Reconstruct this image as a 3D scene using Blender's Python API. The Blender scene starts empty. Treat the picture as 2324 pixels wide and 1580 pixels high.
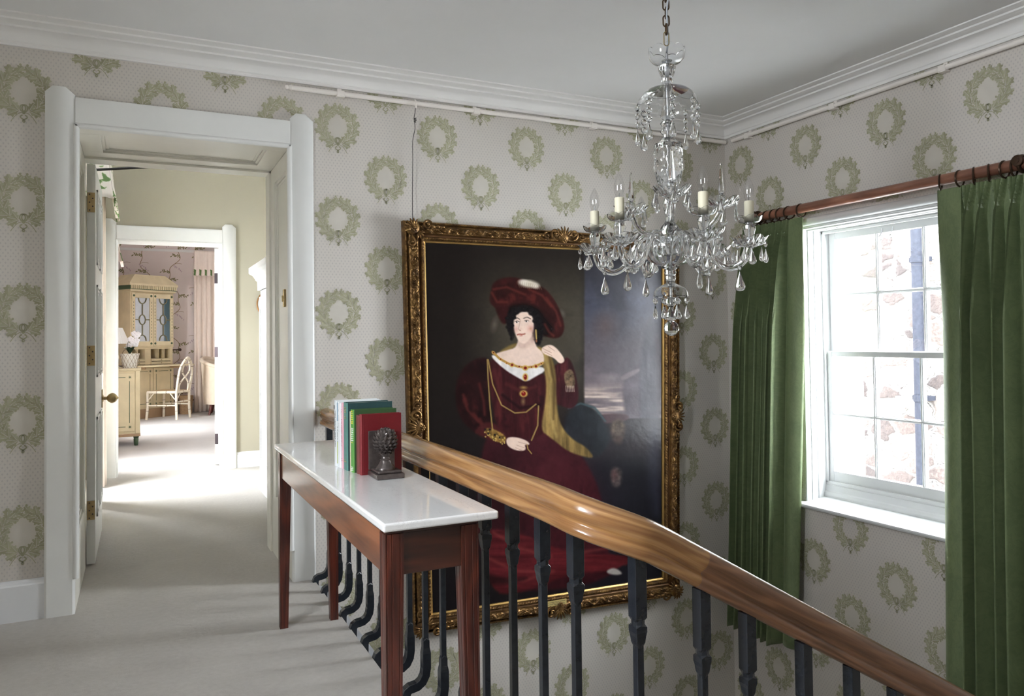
import bpy, math, random
import numpy as np
from mathutils import Vector, Matrix

S = bpy.context.scene
COL = S.collection
R_ = math.radians
PI = math.pi
rnd = random.Random(7)

# ------------------------------------------------------------------ camera
cam_d = bpy.data.cameras.new('camera')
cam = bpy.data.objects.new('camera', cam_d)
COL.objects.link(cam)
yaw, pitch, roll = 0.45321, 0.02346, -0.01227
fh = Vector((math.sin(yaw), math.cos(yaw), 0)); rh = Vector((math.cos(yaw), -math.sin(yaw), 0)); uz = Vector((0, 0, 1))
cf = fh * math.cos(pitch) + uz * math.sin(pitch)
cu0 = -fh * math.sin(pitch) + uz * math.cos(pitch)
cr = rh * math.cos(roll) + cu0 * math.sin(roll)
cu = -rh * math.sin(roll) + cu0 * math.cos(roll)
m = Matrix((cr, cu, -cf)).transposed().to_4x4()
m.translation = Vector((-3.8418, -4.31319, 1.30))
cam.matrix_world = m
cam_d.sensor_fit = 'HORIZONTAL'
cam_d.sensor_width = 36.0
cam_d.lens = 1742.16 * 36 / 2324
cam_d.shift_y = (728.763 - 790) / 2324
cam_d.clip_start = 0.05
cam_d.clip_end = 200
S.camera = cam

# ------------------------------------------------------------------ view, world, daylight
S.view_settings.view_transform = 'Standard'
S.view_settings.look = 'None'
S.view_settings.gamma = 1.0
S.view_settings.use_curve_mapping = False
S.view_settings.exposure = 0.34
S.cycles.use_denoising = True
S.cycles.max_bounces = 12
S.cycles.diffuse_bounces = 6
S.cycles.glossy_bounces = 5
S.cycles.transmission_bounces = 12
S.cycles.transparent_max_bounces = 12
S.cycles.caustics_reflective = False
S.cycles.caustics_refractive = False
S.cycles.sample_clamp_indirect = 12.0
S.cycles.blur_glossy = 0.5

SKY = 42.0
w = bpy.data.worlds.new('overcast_sky'); S.world = w; w.use_nodes = True
bg = w.node_tree.nodes['Background']
bg.inputs[0].default_value = (0.90, 0.95, 1.0, 1)
bg.inputs[1].default_value = SKY

def portal(name, loc, rot, sx, sy):
    l = bpy.data.lights.new(name, 'AREA'); l.shape = 'RECTANGLE'; l.size = sx; l.size_y = sy
    l.cycles.is_portal = True
    o = bpy.data.objects.new(name, l); COL.objects.link(o); o.location = loc; o.rotation_euler = rot
    return o
# area lights point along local -Z; rooms' windows face west (-x) and east (+x)
portal('daylight_stair_window', (0.40, -1.22, 1.12), (0, R_(90), 0), 1.75, 1.06)
portal('daylight_landing_window', (-5.62, -3.1, 2.08), (0, R_(-90), 0), 1.3, .62)
portal('daylight_dressing_window', (-4.62, 3.2, 1.1), (0, R_(-90), 0), 1.6, .64)
portal('daylight_bedroom_window', (-4.68, 4.95, 1.05), (0, R_(-90), 0), 1.4, .5)
portal('daylight_far_bedroom_window', (-4.68, 8.5, 1.15), (0, R_(-90), 0), 1.6, .7)

# ------------------------------------------------------------------ colours and material helpers
def lin(c):
    return c / 12.92 if c <= 0.04045 else ((c + 0.055) / 1.055) ** 2.4
def rgb(r, g, b, k=1.0):
    return (min(1, lin(r / 255) * k), min(1, lin(g / 255) * k), min(1, lin(b / 255) * k), 1)

def newmat(name):
    m = bpy.data.materials.new(name); m.use_nodes = True
    nt = m.node_tree
    return m, nt, nt.nodes['Principled BSDF']
def nd(nt, t, **kw):
    n = nt.nodes.new(t)
    for k, v in kw.items():
        if k == 'op': n.operation = v
        else: setattr(n, k, v)
    return n
def setin(n, **kw):
    for k, v in kw.items(): n.inputs[k].default_value = v
def coords(nt, scale=(1, 1, 1), rot=(0, 0, 0)):
    tc = nd(nt, 'ShaderNodeTexCoord'); mp = nd(nt, 'ShaderNodeMapping')
    nt.links.new(tc.outputs['Object'], mp.inputs[0])
    mp.inputs['Scale'].default_value = scale; mp.inputs['Rotation'].default_value = rot
    return mp.outputs[0]
def noise(nt, vec, scale, detail=4, rough=0.55, dist=0.0):
    n = nd(nt, 'ShaderNodeTexNoise'); nt.links.new(vec, n.inputs['Vector'])
    n.inputs['Scale'].default_value = scale; n.inputs['Detail'].default_value = detail
    n.inputs['Roughness'].default_value = rough; n.inputs['Distortion'].default_value = dist
    return n.outputs['Fac']
def ramp(nt, fac, stops):
    r = nd(nt, 'ShaderNodeValToRGB'); nt.links.new(fac, r.inputs[0])
    e = r.color_ramp.elements
    while len(e) < len(stops): e.new(0.5)
    for i, (p, c) in enumerate(stops): e[i].position = p; e[i].color = c
    return r.outputs[0]
def bump(nt, bs, h, strength=0.2, dist=0.01):
    b = nd(nt, 'ShaderNodeBump'); nt.links.new(h, b.inputs['Height'])
    b.inputs['Strength'].default_value = strength; b.inputs['Distance'].default_value = dist
    nt.links.new(b.outputs[0], bs.inputs['Normal'])
def mth(nt, op, a, b=None):
    n = nd(nt, 'ShaderNodeMath', op=op)
    for i, q in enumerate((a, b)):
        if q is None: continue
        if isinstance(q, (int, float)): n.inputs[i].default_value = q
        else: nt.links.new(q, n.inputs[i])
    return n.outputs[0]
def plain(name, c, rough=0.5, metal=0.0, spec=0.5, var=0.06, vs=6.0, bs_=0.0, bscale=60, coat=0.0, sheen=0.0):
    m, nt, b = newmat(name)
    v = coords(nt)
    f = noise(nt, v, vs)
    lo = tuple(x * (1 - var) for x in c[:3]) + (1,); hi = tuple(min(1, x * (1 + var)) for x in c[:3]) + (1,)
    nt.links.new(ramp(nt, f, [(0.3, lo), (0.7, hi)]), b.inputs['Base Color'])
    setin(b, Roughness=rough, Metallic=metal)
    b.inputs['Specular IOR Level'].default_value = spec
    b.inputs['Coat Weight'].default_value = coat; b.inputs['Coat Roughness'].default_value = 0.12
    b.inputs['Sheen Weight'].default_value = sheen
    if bs_: bump(nt, b, noise(nt, v, bscale, 3), bs_, 0.003)
    return m
def wood(name, c1, c2, rough=0.35, axis='y', gscale=30, coat=0.3):
    m, nt, b = newmat(name)
    def coords(nt, scale):
        tc = nd(nt, 'ShaderNodeTexCoord'); mp = nd(nt, 'ShaderNodeMapping')
        nt.links.new(tc.outputs['UV' if axis == 'uv' else 'Object'], mp.inputs[0]); mp.inputs['Scale'].default_value = scale
        return mp.outputs[0]
    sc = {'uv': (1.6, gscale, 1), 'x': (1.2, gscale, gscale), 'y': (gscale, 1.2, gscale), 'z': (gscale, gscale, 1.2)}[axis]
    v = coords(nt, sc)
    f = noise(nt, v, 1.0, 6, 0.6, 0.6)
    v2 = coords(nt, tuple(s * 5 for s in sc))
    g = noise(nt, v2, 1.0, 2, 0.5)
    low = noise(nt, coords(nt, tuple(q * (.22 if q > 2 else .55) for q in sc)), 1.0, 2, .5, .4)
    ring = mth(nt, 'ADD', mth(nt, 'MULTIPLY', mth(nt, 'SINE', mth(nt, 'MULTIPLY', low, 58.0)), .5), .5)
    f2 = mth(nt, 'ADD', mth(nt, 'ADD', mth(nt, 'MULTIPLY', f, 0.50), mth(nt, 'MULTIPLY', g, 0.28)), mth(nt, 'MULTIPLY', mth(nt, 'POWER', ring, 1.6), .22))
    nt.links.new(ramp(nt, f2, [(0.32, c1), (0.68, c2)]), b.inputs['Base Color'])
    setin(b, Roughness=rough); b.inputs['Coat Weight'].default_value = coat; b.inputs['Coat Roughness'].default_value = 0.1
    bump(nt, b, g, 0.06, 0.002)
    return m

M = {}
M['white'] = plain('white_gloss_paint', (0.76, 0.765, 0.75, 1), 0.32, var=0.02)
M['white_sash'] = plain('white_window_paint', (0.62, 0.63, 0.63, 1), 0.3, var=0.02)
M['cream_paint'] = plain('cream_lining_paint', (0.74, 0.72, 0.655, 1), 0.35, var=0.02)
M['ceiling'] = plain('ceiling_emulsion', (0.80, 0.80, 0.80, 1), 0.9, var=0.02, vs=2)
M['cornice'] = plain('cornice_paint', (0.78, 0.77, 0.755, 1), 0.6, var=0.02, vs=3)
M['olive'] = plain('olive_stone_wall_paint', rgb(172, 167, 150), 0.9, var=0.02, vs=2)
M['skirt'] = plain('skirting_paint', (0.72, 0.73, 0.75, 1), 0.35, var=0.02)
M['black'] = plain('black_gloss_iron_paint', (0.017, 0.020, 0.026, 1), 0.22, var=0.2, vs=40, bs_=0.05, bscale=90, spec=0.6)
M['brass'] = plain('aged_brass', rgb(168, 146, 106), 0.36, metal=.9, var=0.15, vs=50)
M['steel'] = plain('chrome_steel', (0.62, 0.63, 0.65, 1), 0.2, metal=1, var=0.05)
M['bronze'] = plain('brown_bronze', rgb(70, 52, 40), 0.35, metal=0.7, var=0.15, vs=60)
M['darkmetal'] = plain('dark_hinge_metal', rgb(70, 62, 66), 0.4, metal=0.8)
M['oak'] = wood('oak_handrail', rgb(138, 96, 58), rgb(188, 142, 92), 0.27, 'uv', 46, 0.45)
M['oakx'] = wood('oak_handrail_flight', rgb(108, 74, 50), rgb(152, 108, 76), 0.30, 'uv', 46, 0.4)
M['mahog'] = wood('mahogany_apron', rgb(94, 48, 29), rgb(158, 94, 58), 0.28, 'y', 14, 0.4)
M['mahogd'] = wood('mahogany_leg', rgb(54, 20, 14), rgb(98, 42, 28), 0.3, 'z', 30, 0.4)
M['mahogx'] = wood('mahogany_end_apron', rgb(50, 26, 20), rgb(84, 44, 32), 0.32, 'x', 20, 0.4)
M['pole'] = wood('reddish_curtain_pole_wood', rgb(104, 66, 50), rgb(150, 102, 80), 0.35, 'y', 20, 0.3)
M['ivory'] = plain('ivory_candle_sleeve', rgb(226, 220, 196), 0.5, var=0.03)
M['wire'] = plain('dark_wire', rgb(40, 36, 34), 0.6)
M['cord'] = plain('grey_cord', rgb(160, 165, 172), 0.5)

def mk_glass(name, ior=1.5, tint=(1, 1, 1, 1)):
    m, nt, b = newmat(name)
    setin(b, Roughness=0.0, IOR=ior); b.inputs['Base Color'].default_value = tint
    b.inputs['Transmission Weight'].default_value = 1.0
    return m
M['crystal'] = mk_glass('cut_crystal', 1.52, (0.98, 0.99, 1.0, 1))
def mk_pane(name, fac=0.06, tint=(1, 1, 1, 1), rough=0.02):
    m = bpy.data.materials.new(name); m.use_nodes = True; nt = m.node_tree
    nt.nodes.remove(nt.nodes['Principled BSDF'])
    t = nd(nt, 'ShaderNodeBsdfTransparent'); t.inputs[0].default_value = tint
    g = nd(nt, 'ShaderNodeBsdfGlossy'); g.inputs['Roughness'].default_value = rough
    mx = nd(nt, 'ShaderNodeMixShader'); mx.inputs[0].default_value = fac
    nt.links.new(t.outputs[0], mx.inputs[1]); nt.links.new(g.outputs[0], mx.inputs[2])
    nt.links.new(mx.outputs[0], nt.nodes['Material Output'].inputs[0])
    return m
M['pane'] = mk_pane('window_glass')
M['thin'] = mk_pane('thin_bulb_glass', 0.16, (0.97, 0.97, 0.97, 1))

# ------------------------------------------------------------------ mesh builder
class MB:
    def __init__(s): s.v = []; s.f = []; s.m = []; s.sm = []
    def add(s, vs, fs, mat=0, smooth=False, T=None):
        o = len(s.v)
        if T is not None: vs = [tuple(T @ Vector(p)) for p in vs]
        s.v += [tuple(p) for p in vs]
        for f in fs: s.f.append(tuple(i + o for i in f)); s.m.append(mat); s.sm.append(smooth)
        return s
    def box(s, x0, x1, y0, y1, z0, z1, mat=0, T=None):
        v = [(x, y, z) for z in (z0, z1) for y in (y0, y1) for x in (x0, x1)]
        return s.add(v, [(0, 2, 3, 1), (4, 5, 7, 6), (0, 1, 5, 4), (2, 6, 7, 3), (0, 4, 6, 2), (1, 3, 7, 5)], mat, False, T)
    def prism(s, poly, fn, a, b, mat=0, smooth=False, T=None):
        """poly in 2-D, fn(p, t) -> 3-D, extruded from t=a to t=b"""
        n = len(poly); v = [fn(p, a) for p in poly] + [fn(p, b) for p in poly]
        s.add(v, [(i, (i + 1) % n, n + (i + 1) % n, n + i) for i in range(n)], mat, smooth, T)
        return s.add(v, [tuple(range(n))[::-1], tuple(range(n, 2 * n))], mat, False, T)
    def lathe(s, prof, n=24, mat=0, c=(0, 0, 0), smooth=True, scal=None, T=None, ax='z'):
        """prof: list of (r, z); scal(i_ring, angle) -> (dr factor, dz)"""
        v = []; f = []
        k = len(prof)
        for i, (r, z) in enumerate(prof):
            for j in range(n):
                a = 2 * PI * j / n; rr, zz = r, z
                if scal: q = scal(i, a); rr *= q[0]; zz += q[1]
                p = (rr * math.cos(a), rr * math.sin(a), zz)
                if ax == 'x': p = (p[2], p[0], p[1])
                if ax == 'y': p = (p[1], p[2], p[0])
                v.append((p[0] + c[0], p[1] + c[1], p[2] + c[2]))
        for i in range(k - 1):
            for j in range(n): f.append((i * n + j, i * n + (j + 1) % n, (i + 1) * n + (j + 1) % n, (i + 1) * n + j))
        if prof[0][0] > 1e-6: f.append(tuple(range(n))[::-1])
        if prof[-1][0] > 1e-6: f.append(tuple(range((k - 1) * n, k * n)))
        return s.add(v, f, mat, smooth, T)
    def ball(s, c, r, n=12, mat=0, sq=(1, 1, 1)):
        k = max(6, n // 2 + 1)
        pr = [(max(1e-7, math.sin(PI * i / k)) , -math.cos(PI * i / k)) for i in range(k + 1)]
        v = MB().lathe(pr, n).v
        return s.add([(c[0] + p[0] * r * sq[0], c[1] + p[1] * r * sq[1], c[2] + p[2] * r * sq[2]) for p in v], MB().lathe(pr, n).f, mat, True)
    def tube(s, path, r, n=8, mat=0, closed=False, flute=0.0, twist=0.0, smooth=True, up=None, T=None, sq=None):
        P = [Vector(p) for p in path]; k = len(P)
        rr = r if isinstance(r, (list, tuple)) else [r] * k
        v = []; f = []; U = None
        for i in range(k):
            if closed: t = P[(i + 1) % k] - P[i - 1]
            else: t = P[min(i + 1, k - 1)] - P[max(i - 1, 0)]
            if t.length < 1e-9: t = Vector((0, 0, 1))
            t.normalize()
            if U is None:
                a = Vector(up) if up else (Vector((0, 0, 1)) if abs(t.z) < 0.9 else Vector((1, 0, 0)))
                U = (a - t * a.dot(t)).normalized()
            else:
                U = (U - t * U.dot(t))
                U = U.normalized() if U.length > 1e-6 else t.orthogonal().normalized()
            W = t.cross(U)
            for j in range(n):
                a = 2 * PI * j / n + twist * i
                q = rr[i] * (1 - flute if j % 2 else 1)
                if sq: a = PI / 4 + PI / 2 * j
                e = U * math.cos(a) * q * (sq[0] if sq else 1) + W * math.sin(a) * q * (sq[1] if sq else 1)
                v.append(tuple(P[i] + e))
        for i in range(k if closed else k - 1):
            b = (i + 1) % k
            for j in range(n): f.append((i * n + j, i * n + (j + 1) % n, b * n + (j + 1) % n, b * n + j))
        if not closed: f += [tuple(range(n))[::-1], tuple(range((k - 1) * n, k * n))]
        return s.add(v, f, mat, smooth, T)
    def grid(s, fn, nu, nv, mat=0, smooth=True):
        v = [fn(i / nu, j / nv) for j in range(nv + 1) for i in range(nu + 1)]
        f = [(j * (nu + 1) + i, j * (nu + 1) + i + 1, (j + 1) * (nu + 1) + i + 1, (j + 1) * (nu + 1) + i) for j in range(nv) for i in range(nu)]
        return s.add(v, f, mat, smooth)
    def mesh(s, name, mats):
        me = bpy.data.meshes.new(name); me.from_pydata(s.v, [], s.f)
        for q in (mats if isinstance(mats, (list, tuple)) else [mats]): me.materials.append(q)
        me.polygons.foreach_set('material_index', s.m)
        me.polygons.foreach_set('use_smooth', s.sm)
        if len(s.f) < 60000:
            import bmesh
            bm = bmesh.new(); bm.from_mesh(me); bmesh.ops.recalc_face_normals(bm, faces=bm.faces); bm.to_mesh(me); bm.free()
        me.update()
        if any(s.sm): me.set_sharp_from_angle(angle=R_(42))
        return me
    def build(s, name, mats, parent=None, bevel=0.0, seg=2, loc=None):
        o = bpy.data.objects.new(name, s.mesh(name, mats)); COL.objects.link(o)
        if bevel:
            b = o.modifiers.new('bevel', 'BEVEL'); b.width = bevel; b.segments = seg; b.limit_method = 'ANGLE'; b.angle_limit = R_(40)
        if loc is not None: o.location = loc
        if parent is not None: adopt(o, parent)
        return o
def root_loc(o):
    L = Vector((0, 0, 0))
    while o is not None: L += o.location; o = o.parent
    return L
def adopt(o, parent):
    """parent keeps the child's world place; parts are modelled in world coordinates"""
    o.parent = parent
    o.matrix_parent_inverse = parent_world(parent).inverted()
def parent_world(p):
    m = p.matrix_basis.copy()
    if p.parent is not None: m = parent_world(p.parent) @ p.matrix_parent_inverse @ m
    return m
def tag(o, label=None, cat=None, group=None, kind=None):
    if label: o['label'] = label
    if cat: o['category'] = cat
    if group: o['group'] = group
    if kind: o['kind'] = kind
    return o
def thing(name, loc, label, cat, group=None, kind=None, rot=None):
    o = bpy.data.objects.new(name, None); COL.objects.link(o); o.location = loc; o.empty_display_size = 0.1
    if rot: o.rotation_euler = rot
    return tag(o, label, cat, group, kind)
def struct(o): o['kind'] = 'structure'; return o
def inst(src, name, loc, rot, parent):
    """copy of a part sharing its mesh, placed in the parent's local space"""
    c = src.copy(); COL.objects.link(c); c.name = name; c.parent = parent
    c.matrix_parent_inverse = Matrix.Identity(4); c.location = loc; c.rotation_euler = rot
    return c
def spline(pts, n=8):
    """Catmull-Rom through points"""
    P = [Vector(p) for p in pts]; out = []
    for i in range(len(P) - 1):
        a = P[max(i - 1, 0)]; b = P[i]; c = P[i + 1]; d = P[min(i + 2, len(P) - 1)]
        for k in range(n):
            t = k / n
            out.append(0.5 * ((2 * b) + (c - a) * t + (2 * a - 5 * b + 4 * c - d) * t * t + (3 * b - a - 3 * c + d) * t ** 3))
    out.append(P[-1]); return out
XZ = lambda p, t: (p[0], t, p[1])
YZ = lambda p, t: (t, p[0], p[1])
XY = lambda p, t: (p[0], p[1], t)
# ------------------------------------------------------------------ wallpaper with oak-leaf wreaths
def mk_paper(name, ax, base, dot):
    m, nt, b = newmat(name)
    tc = nd(nt, 'ShaderNodeTexCoord'); sp = nd(nt, 'ShaderNodeSeparateXYZ'); nt.links.new(tc.outputs['Object'], sp.inputs[0])
    p = 0.0205
    def lattice(ou, ov):
        fu = mth(nt, 'SUBTRACT', mth(nt, 'FRACT', mth(nt, 'ADD', mth(nt, 'DIVIDE', sp.outputs[ax], p), ou)), 0.5)
        fv = mth(nt, 'SUBTRACT', mth(nt, 'FRACT', mth(nt, 'ADD', mth(nt, 'DIVIDE', sp.outputs['Z'], p * 1.5), ov)), 0.5)
        fv = mth(nt, 'MULTIPLY', fv, 1.1)
        d = mth(nt, 'ADD', mth(nt, 'ABSOLUTE', fu), mth(nt, 'ABSOLUTE', fv))
        return mth(nt, 'LESS_THAN', d, 0.21)
    d = mth(nt, 'MAXIMUM', lattice(0, 0), lattice(0.5, 0.5))
    v = coords(nt)
    n1 = ramp(nt, noise(nt, v, 1.3, 3), [(0.3, tuple(c * 0.97 for c in base[:3]) + (1,)), (0.7, tuple(min(1, c * 1.03) for c in base[:3]) + (1,))])
    mx = nd(nt, 'ShaderNodeMix', data_type='RGBA'); nt.links.new(mth(nt, 'MULTIPLY', d, 0.75), mx.inputs[0])
    nt.links.new(n1, mx.inputs[6]); mx.inputs[7].default_value = dot
    nt.links.new(mx.outputs[2], b.inputs['Base Color']); setin(b, Roughness=0.75)
    bump(nt, b, noise(nt, v, 220, 2), 0.05, 0.001)
    return m
PB = (0.58, 0.545, 0.505, 1)
M['paperA'] = mk_paper('wreath_wallpaper_north', 'X', PB, (0.45, 0.425, 0.41, 1))
M['paperB'] = mk_paper('wreath_wallpaper_east', 'Y', PB, (0.45, 0.425, 0.41, 1))
M['paper_plain'] = plain('wreath_wallpaper_plain_ground', (0.565, 0.535, 0.48, 1), 0.75, var=0.03, vs=14)
M['leaf'] = plain('wreath_wallpaper_green_leaf', (0.330, 0.320, 0.212, 1), 0.75, var=0.14, vs=30)
M['leafl'] = plain('wreath_wallpaper_pale_leaf', (0.39, 0.378, 0.265, 1), 0.75, var=0.1, vs=30)

LF = [0]
def oak_leaf(F, px, py, ang, L, wd, lobes=3):
    """two lobed halves with a pale midrib gap between them"""
    ca, sa = math.cos(ang), math.sin(ang); n = 13
    for side in (1, -1):
        inn = []; out = []
        for i in range(n):
            t = i / (n - 1)
            hw = wd * math.sin(PI * min(1, 0.05 + 0.95 * t) ** 1.25) ** 0.75 * (0.80 + 0.26 * math.cos(2 * PI * lobes * t + 0.6)) if t < 1 else 0
            g = 0.0011 * (1 - t) + 0.0004
            hw = max(hw, g)
            back = 0.10 * L * (0.5 + 0.5 * math.cos(2 * PI * lobes * t + 0.6))
            inn.append((t * L, side * g)); out.append((t * L + back * (hw / wd), side * hw))
        P = [(px + a * ca - b * sa, py + a * sa + b * ca) for a, b in inn + out]
        for i in range(n - 1):
            F.append(([P[i], P[i + 1], P[n + i + 1], P[n + i]], 0 if side == 1 else 1, LF[0]))
    LF[0] += 1
def disc(F, x, y, r, k=8, sy=1.0, c=0):
    F.append(([(x + r * math.cos(2 * PI * i / k), y + r * sy * math.sin(2 * PI * i / k)) for i in range(k)], c, 45))
def strip(F, pts, wd, c=0):
    for i in range(len(pts) - 1):
        (x0, y0), (x1, y1) = pts[i], pts[i + 1]
        l = math.hypot(x1 - x0, y1 - y0) or 1; nx, ny = -(y1 - y0) / l * wd, (x1 - x0) / l * wd
        F.append(([(x0 + nx, y0 + ny), (x0 - nx, y0 - ny), (x1 - nx, y1 - ny), (x1 + nx, y1 + ny)], c, 48))
def make_wreath():
    F = []; r = random.Random(3)
    a, b = 0.089, 0.095
    for s in (1, -1):
        N = 7
        for i in range(N):
            t = (i + 0.55) / N
            th = -PI / 2 + s * t * PI * 0.96
            cx, cy = a * math.cos(th), b * math.sin(th) + .006
            tg = th + s * PI / 2
            k = 1.0 if i < N - 1 else 0.72
            oak_leaf(F, cx, cy, tg - s * (0.70 + r.uniform(-.15, .15)), 0.054 * k, 0.0205)
            oak_leaf(F, cx, cy, tg + s * (0.85 + r.uniform(-.15, .15)), 0.046 * k, 0.0175)
            if i < N - 1: oak_leaf(F, cx + .012 * math.cos(tg), cy + .012 * math.sin(tg), tg - s * .05 + r.uniform(-.1, .1), 0.046 * k, 0.0150)
            u = th + s * 0.20
            disc(F, (a + 0.034) * math.cos(u), (b + 0.034) * math.sin(u) + .006, 0.0056, 8, 1.1)
            if i % 2: disc(F, (a - 0.034) * math.cos(u), (b - 0.034) * math.sin(u) + .006, 0.0046, 8, 1.3)
        # bow loop, ribbon tail and stalk at the foot of the wreath
        strip(F, [(s * (0.004 + 0.012 * math.sin(q)), -0.092 + 0.034 * (1 - math.cos(q)) / 2) for q in np.linspace(0, 2 * PI, 14)], 0.0030)
        strip(F, [(s * (0.005 + 0.010 * math.sin(q * 1.6)), -0.108 - 0.010 * q) for q in np.linspace(0, 3.6, 12)], 0.0030)
        strip(F, [(s * (0.003 + 0.016 * q), -0.096 - 0.008 * q * q * .62) for q in np.linspace(0, 3.1, 8)], 0.0016)
    disc(F, 0, -0.098, 0.007)
    return F
WREATH = make_wreath()
WDISC = [(0.084 * math.cos(q), 0.006 + 0.092 * math.sin(q)) for q in np.linspace(0, 2 * PI, 25)[:-1]]
def add_wreaths(mb, centres, to3, keep, ml, md):
    """to3(u, v, lift) -> point; keep(u, v) false where the wall is cut or covered"""
    r = random.Random(11)
    for (cx, cy) in centres:
        q = [(cx + p[0], cy + p[1]) for p in WDISC]
        if all(keep(*p) for p in q):
            mb.add([to3(p[0], p[1], 0.0003) for p in q], [tuple(range(len(q)))], md)
        fl = 1
        for poly, c, lf_ in WREATH:
            q = [(cx + fl * p[0], cy + p[1]) for p in poly]
            if all(keep(*p) for p in q):
                mb.add([to3(p[0], p[1], 0.0006 + .000035 * lf_) for p in q], [tuple(range(len(q)))], ml + c)
PAPA = [M['paperA'], M['leaf'], M['leafl'], M['paper_plain'], M['olive'], M['cream_paint']]
PAPB = [M['paperB'], M['leaf'], M['leafl'], M['paper_plain'], M['white'], M['white']]

# ------------------------------------------------------------------ room shell
ZC = 2.849
DX0, DX1, DZ = -4.118, -3.092, 2.372          # door opening in the thick wall
mb = MB()
g_ = .031
for (x0, x1, z0, z1) in ((-5.4, DX0 - g_, -3.0, 3.3), (DX1 + g_, 0.45, -3.0, 3.3), (DX0 - g_, DX1 + g_, DZ + g_, 3.3), (DX0 - g_, DX1 + g_, -3.0, -0.12)):
    mb.box(x0, x1, 0, 0.8, z0, z1)
for i, f in enumerate(mb.f):
    ys = [mb.v[k][1] for k in f]
    if min(ys) > 0.79: mb.m[i] = 4
    elif max(ys) > 0.79: mb.m[i] = 5
cA = []
for k in range(-3, 2):
    for j in range(-1, 6):
        cA.append((-3.732 + .603 * k, 2.512 - .527 * j)); cA.append((-3.425 + .603 * k, 2.775 - .527 * j))
cA = [c for c in cA if c[0] < -3.02]
for k in range(0, 6):
    for j in range(0, 11):
        cA.append((-2.825 + .601 * k, 2.510 - .527 * j)); cA.append((-2.545 + .601 * k, 2.765 - .527 * j))
def keepA(u, v):
    return u < -0.004 and v < 2.735 and not (-4.24 < u < -2.97 and -0.1 < v < 2.5) and u > -5.39
add_wreaths(mb, cA, lambda u, v, l: (u, -l, v), keepA, 1, 3)
struct(mb.build('wall_back', PAPA))

WY0, WY1, WZ0, WZ1 = -1.755, -0.69, 0.235, 1.995   # stair window opening (y range, z range)
mb = MB()
for (y0, y1, z0, z1) in ((WY1, 0, -3.0, 3.3), (-5.25, WY0, -3.0, 3.3), (WY0, WY1, WZ1, 3.3), (WY0, WY1, -3.0, WZ0)):
    mb.box(0, 0.55, y0, y1, z0, z1)
for i, f in enumerate(mb.f):
    if max(mb.v[k][0] for k in f) > 0.01: mb.m[i] = 4
cB = []
for k in range(-2, 4):
    for j in range(0, 11):
        cB.append((-0.156 - .588 * k, 2.510 - .527 * j)); cB.append((-0.43 - .596 * k, 2.768 - .527 * j))
def keepB(u, v):
    return u < -0.004 and v < 2.735 and not (WY0 - .02 < u < WY1 + .02 and WZ0 - .02 < v < WZ1 + .07)
add_wreaths(mb, cB, lambda u, v, l: (-l, u, v), keepB, 1, 3)
struct(mb.build('wall_right', PAPB))

M['paper_far'] = M['paper_plain']
mb = MB()   # left wall with a landing window, out of the picture
for (y0, y1, z0, z1) in ((-5.25, -3.41, -.2, 3.3), (-2.79, 0, -.2, 3.3), (-3.41, -2.79, -.2, 1.42), (-3.41, -2.79, 2.74, 3.3)): mb.box(-5.7, -5.4, y0, y1, z0, z1)
struct(mb.build('wall_left', M['paper_plain']))
struct(MB().box(-5.7, 0.55, -5.5, -5.25, -3.0, 3.3).build('wall_front', M['paper_plain']))
struct(MB().box(-5.7, 0.55, -5.5, 0.8, ZC, 3.3).build('ceiling', M['ceiling']))

# carpet
m, nt, b = newmat('grey_beige_wool_carpet')
v = coords(nt)
n1 = noise(nt, v, 420, 3, .6); n2 = noise(nt, v, 2.2, 4, .6); n3 = noise(nt, v, 38, 3, .6)
f = mth(nt, 'ADD', mth(nt, 'ADD', mth(nt, 'MULTIPLY', n1, .4), mth(nt, 'MULTIPLY', n2, .35)), mth(nt, 'MULTIPLY', n3, .25))
nt.links.new(ramp(nt, f, [(0.35, (0.40, 0.375, 0.345, 1)), (0.65, (0.54, 0.51, 0.475, 1))]), b.inputs['Base Color'])
setin(b, Roughness=0.95); b.inputs['Sheen Weight'].default_value = 0.25; b.inputs['Specular IOR Level'].default_value = 0.1
bump(nt, b, mth(nt, 'ADD', n1, mth(nt, 'MULTIPLY', n3, 1.5)), 0.55, 0.006)
M['carpet'] = m
M['stone'] = plain('pale_painted_stone_nosing', (0.52, 0.54, 0.57, 1), 0.6, var=0.08, vs=14)
mb = MB()
mb.box(-5.4, -2.980, -2.72, 0, -0.05, 0); mb.box(-5.4, -2.78, -5.25, -2.72, -0.05, 0)
mb.box(DX0 - .03, DX1 + .03, 0, 0.8, -0.05, 0)
mb.box(-4.65, -1.2, 0.8, 11.35, -0.05, 0)
struct(mb.build('floor', M['carpet']))
mb = MB()     # stone slab of the landing with its rounded nosing
mb.box(-5.4, -2.918, -2.70, 0, -0.30, -0.051); mb.box(-5.4, -2.79, -5.25, -2.70, -0.30, -0.051)
struct(mb.build('landing_slab', M['stone']))
# cantilevered stone steps going down to the right, carpeted
mb = MB(); mc = MB()
for i in range(8):
    x0 = -2.78 + i * .345; z = -.193 * (i + 1)
    mb.box(x0, x0 + .375, -5.25, -2.90, z - .19, z - .012); mc.box(x0, x0 + .36, -5.25, -3.02, z - .012, z)
o = struct(mb.build('stone_stair', M['stone'])); mc.build('stair_carpet', M['carpet'], o)
struct(MB().box(-5.7, 0.55, -5.5, 0.8, -3.1, -3.0).build('lower_floor', M['carpet']))
struct(MB().box(-3.2, -3.0, -5.25, 0, -3.0, -.31).build('lower_wall', M['paper_plain']))

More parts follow.
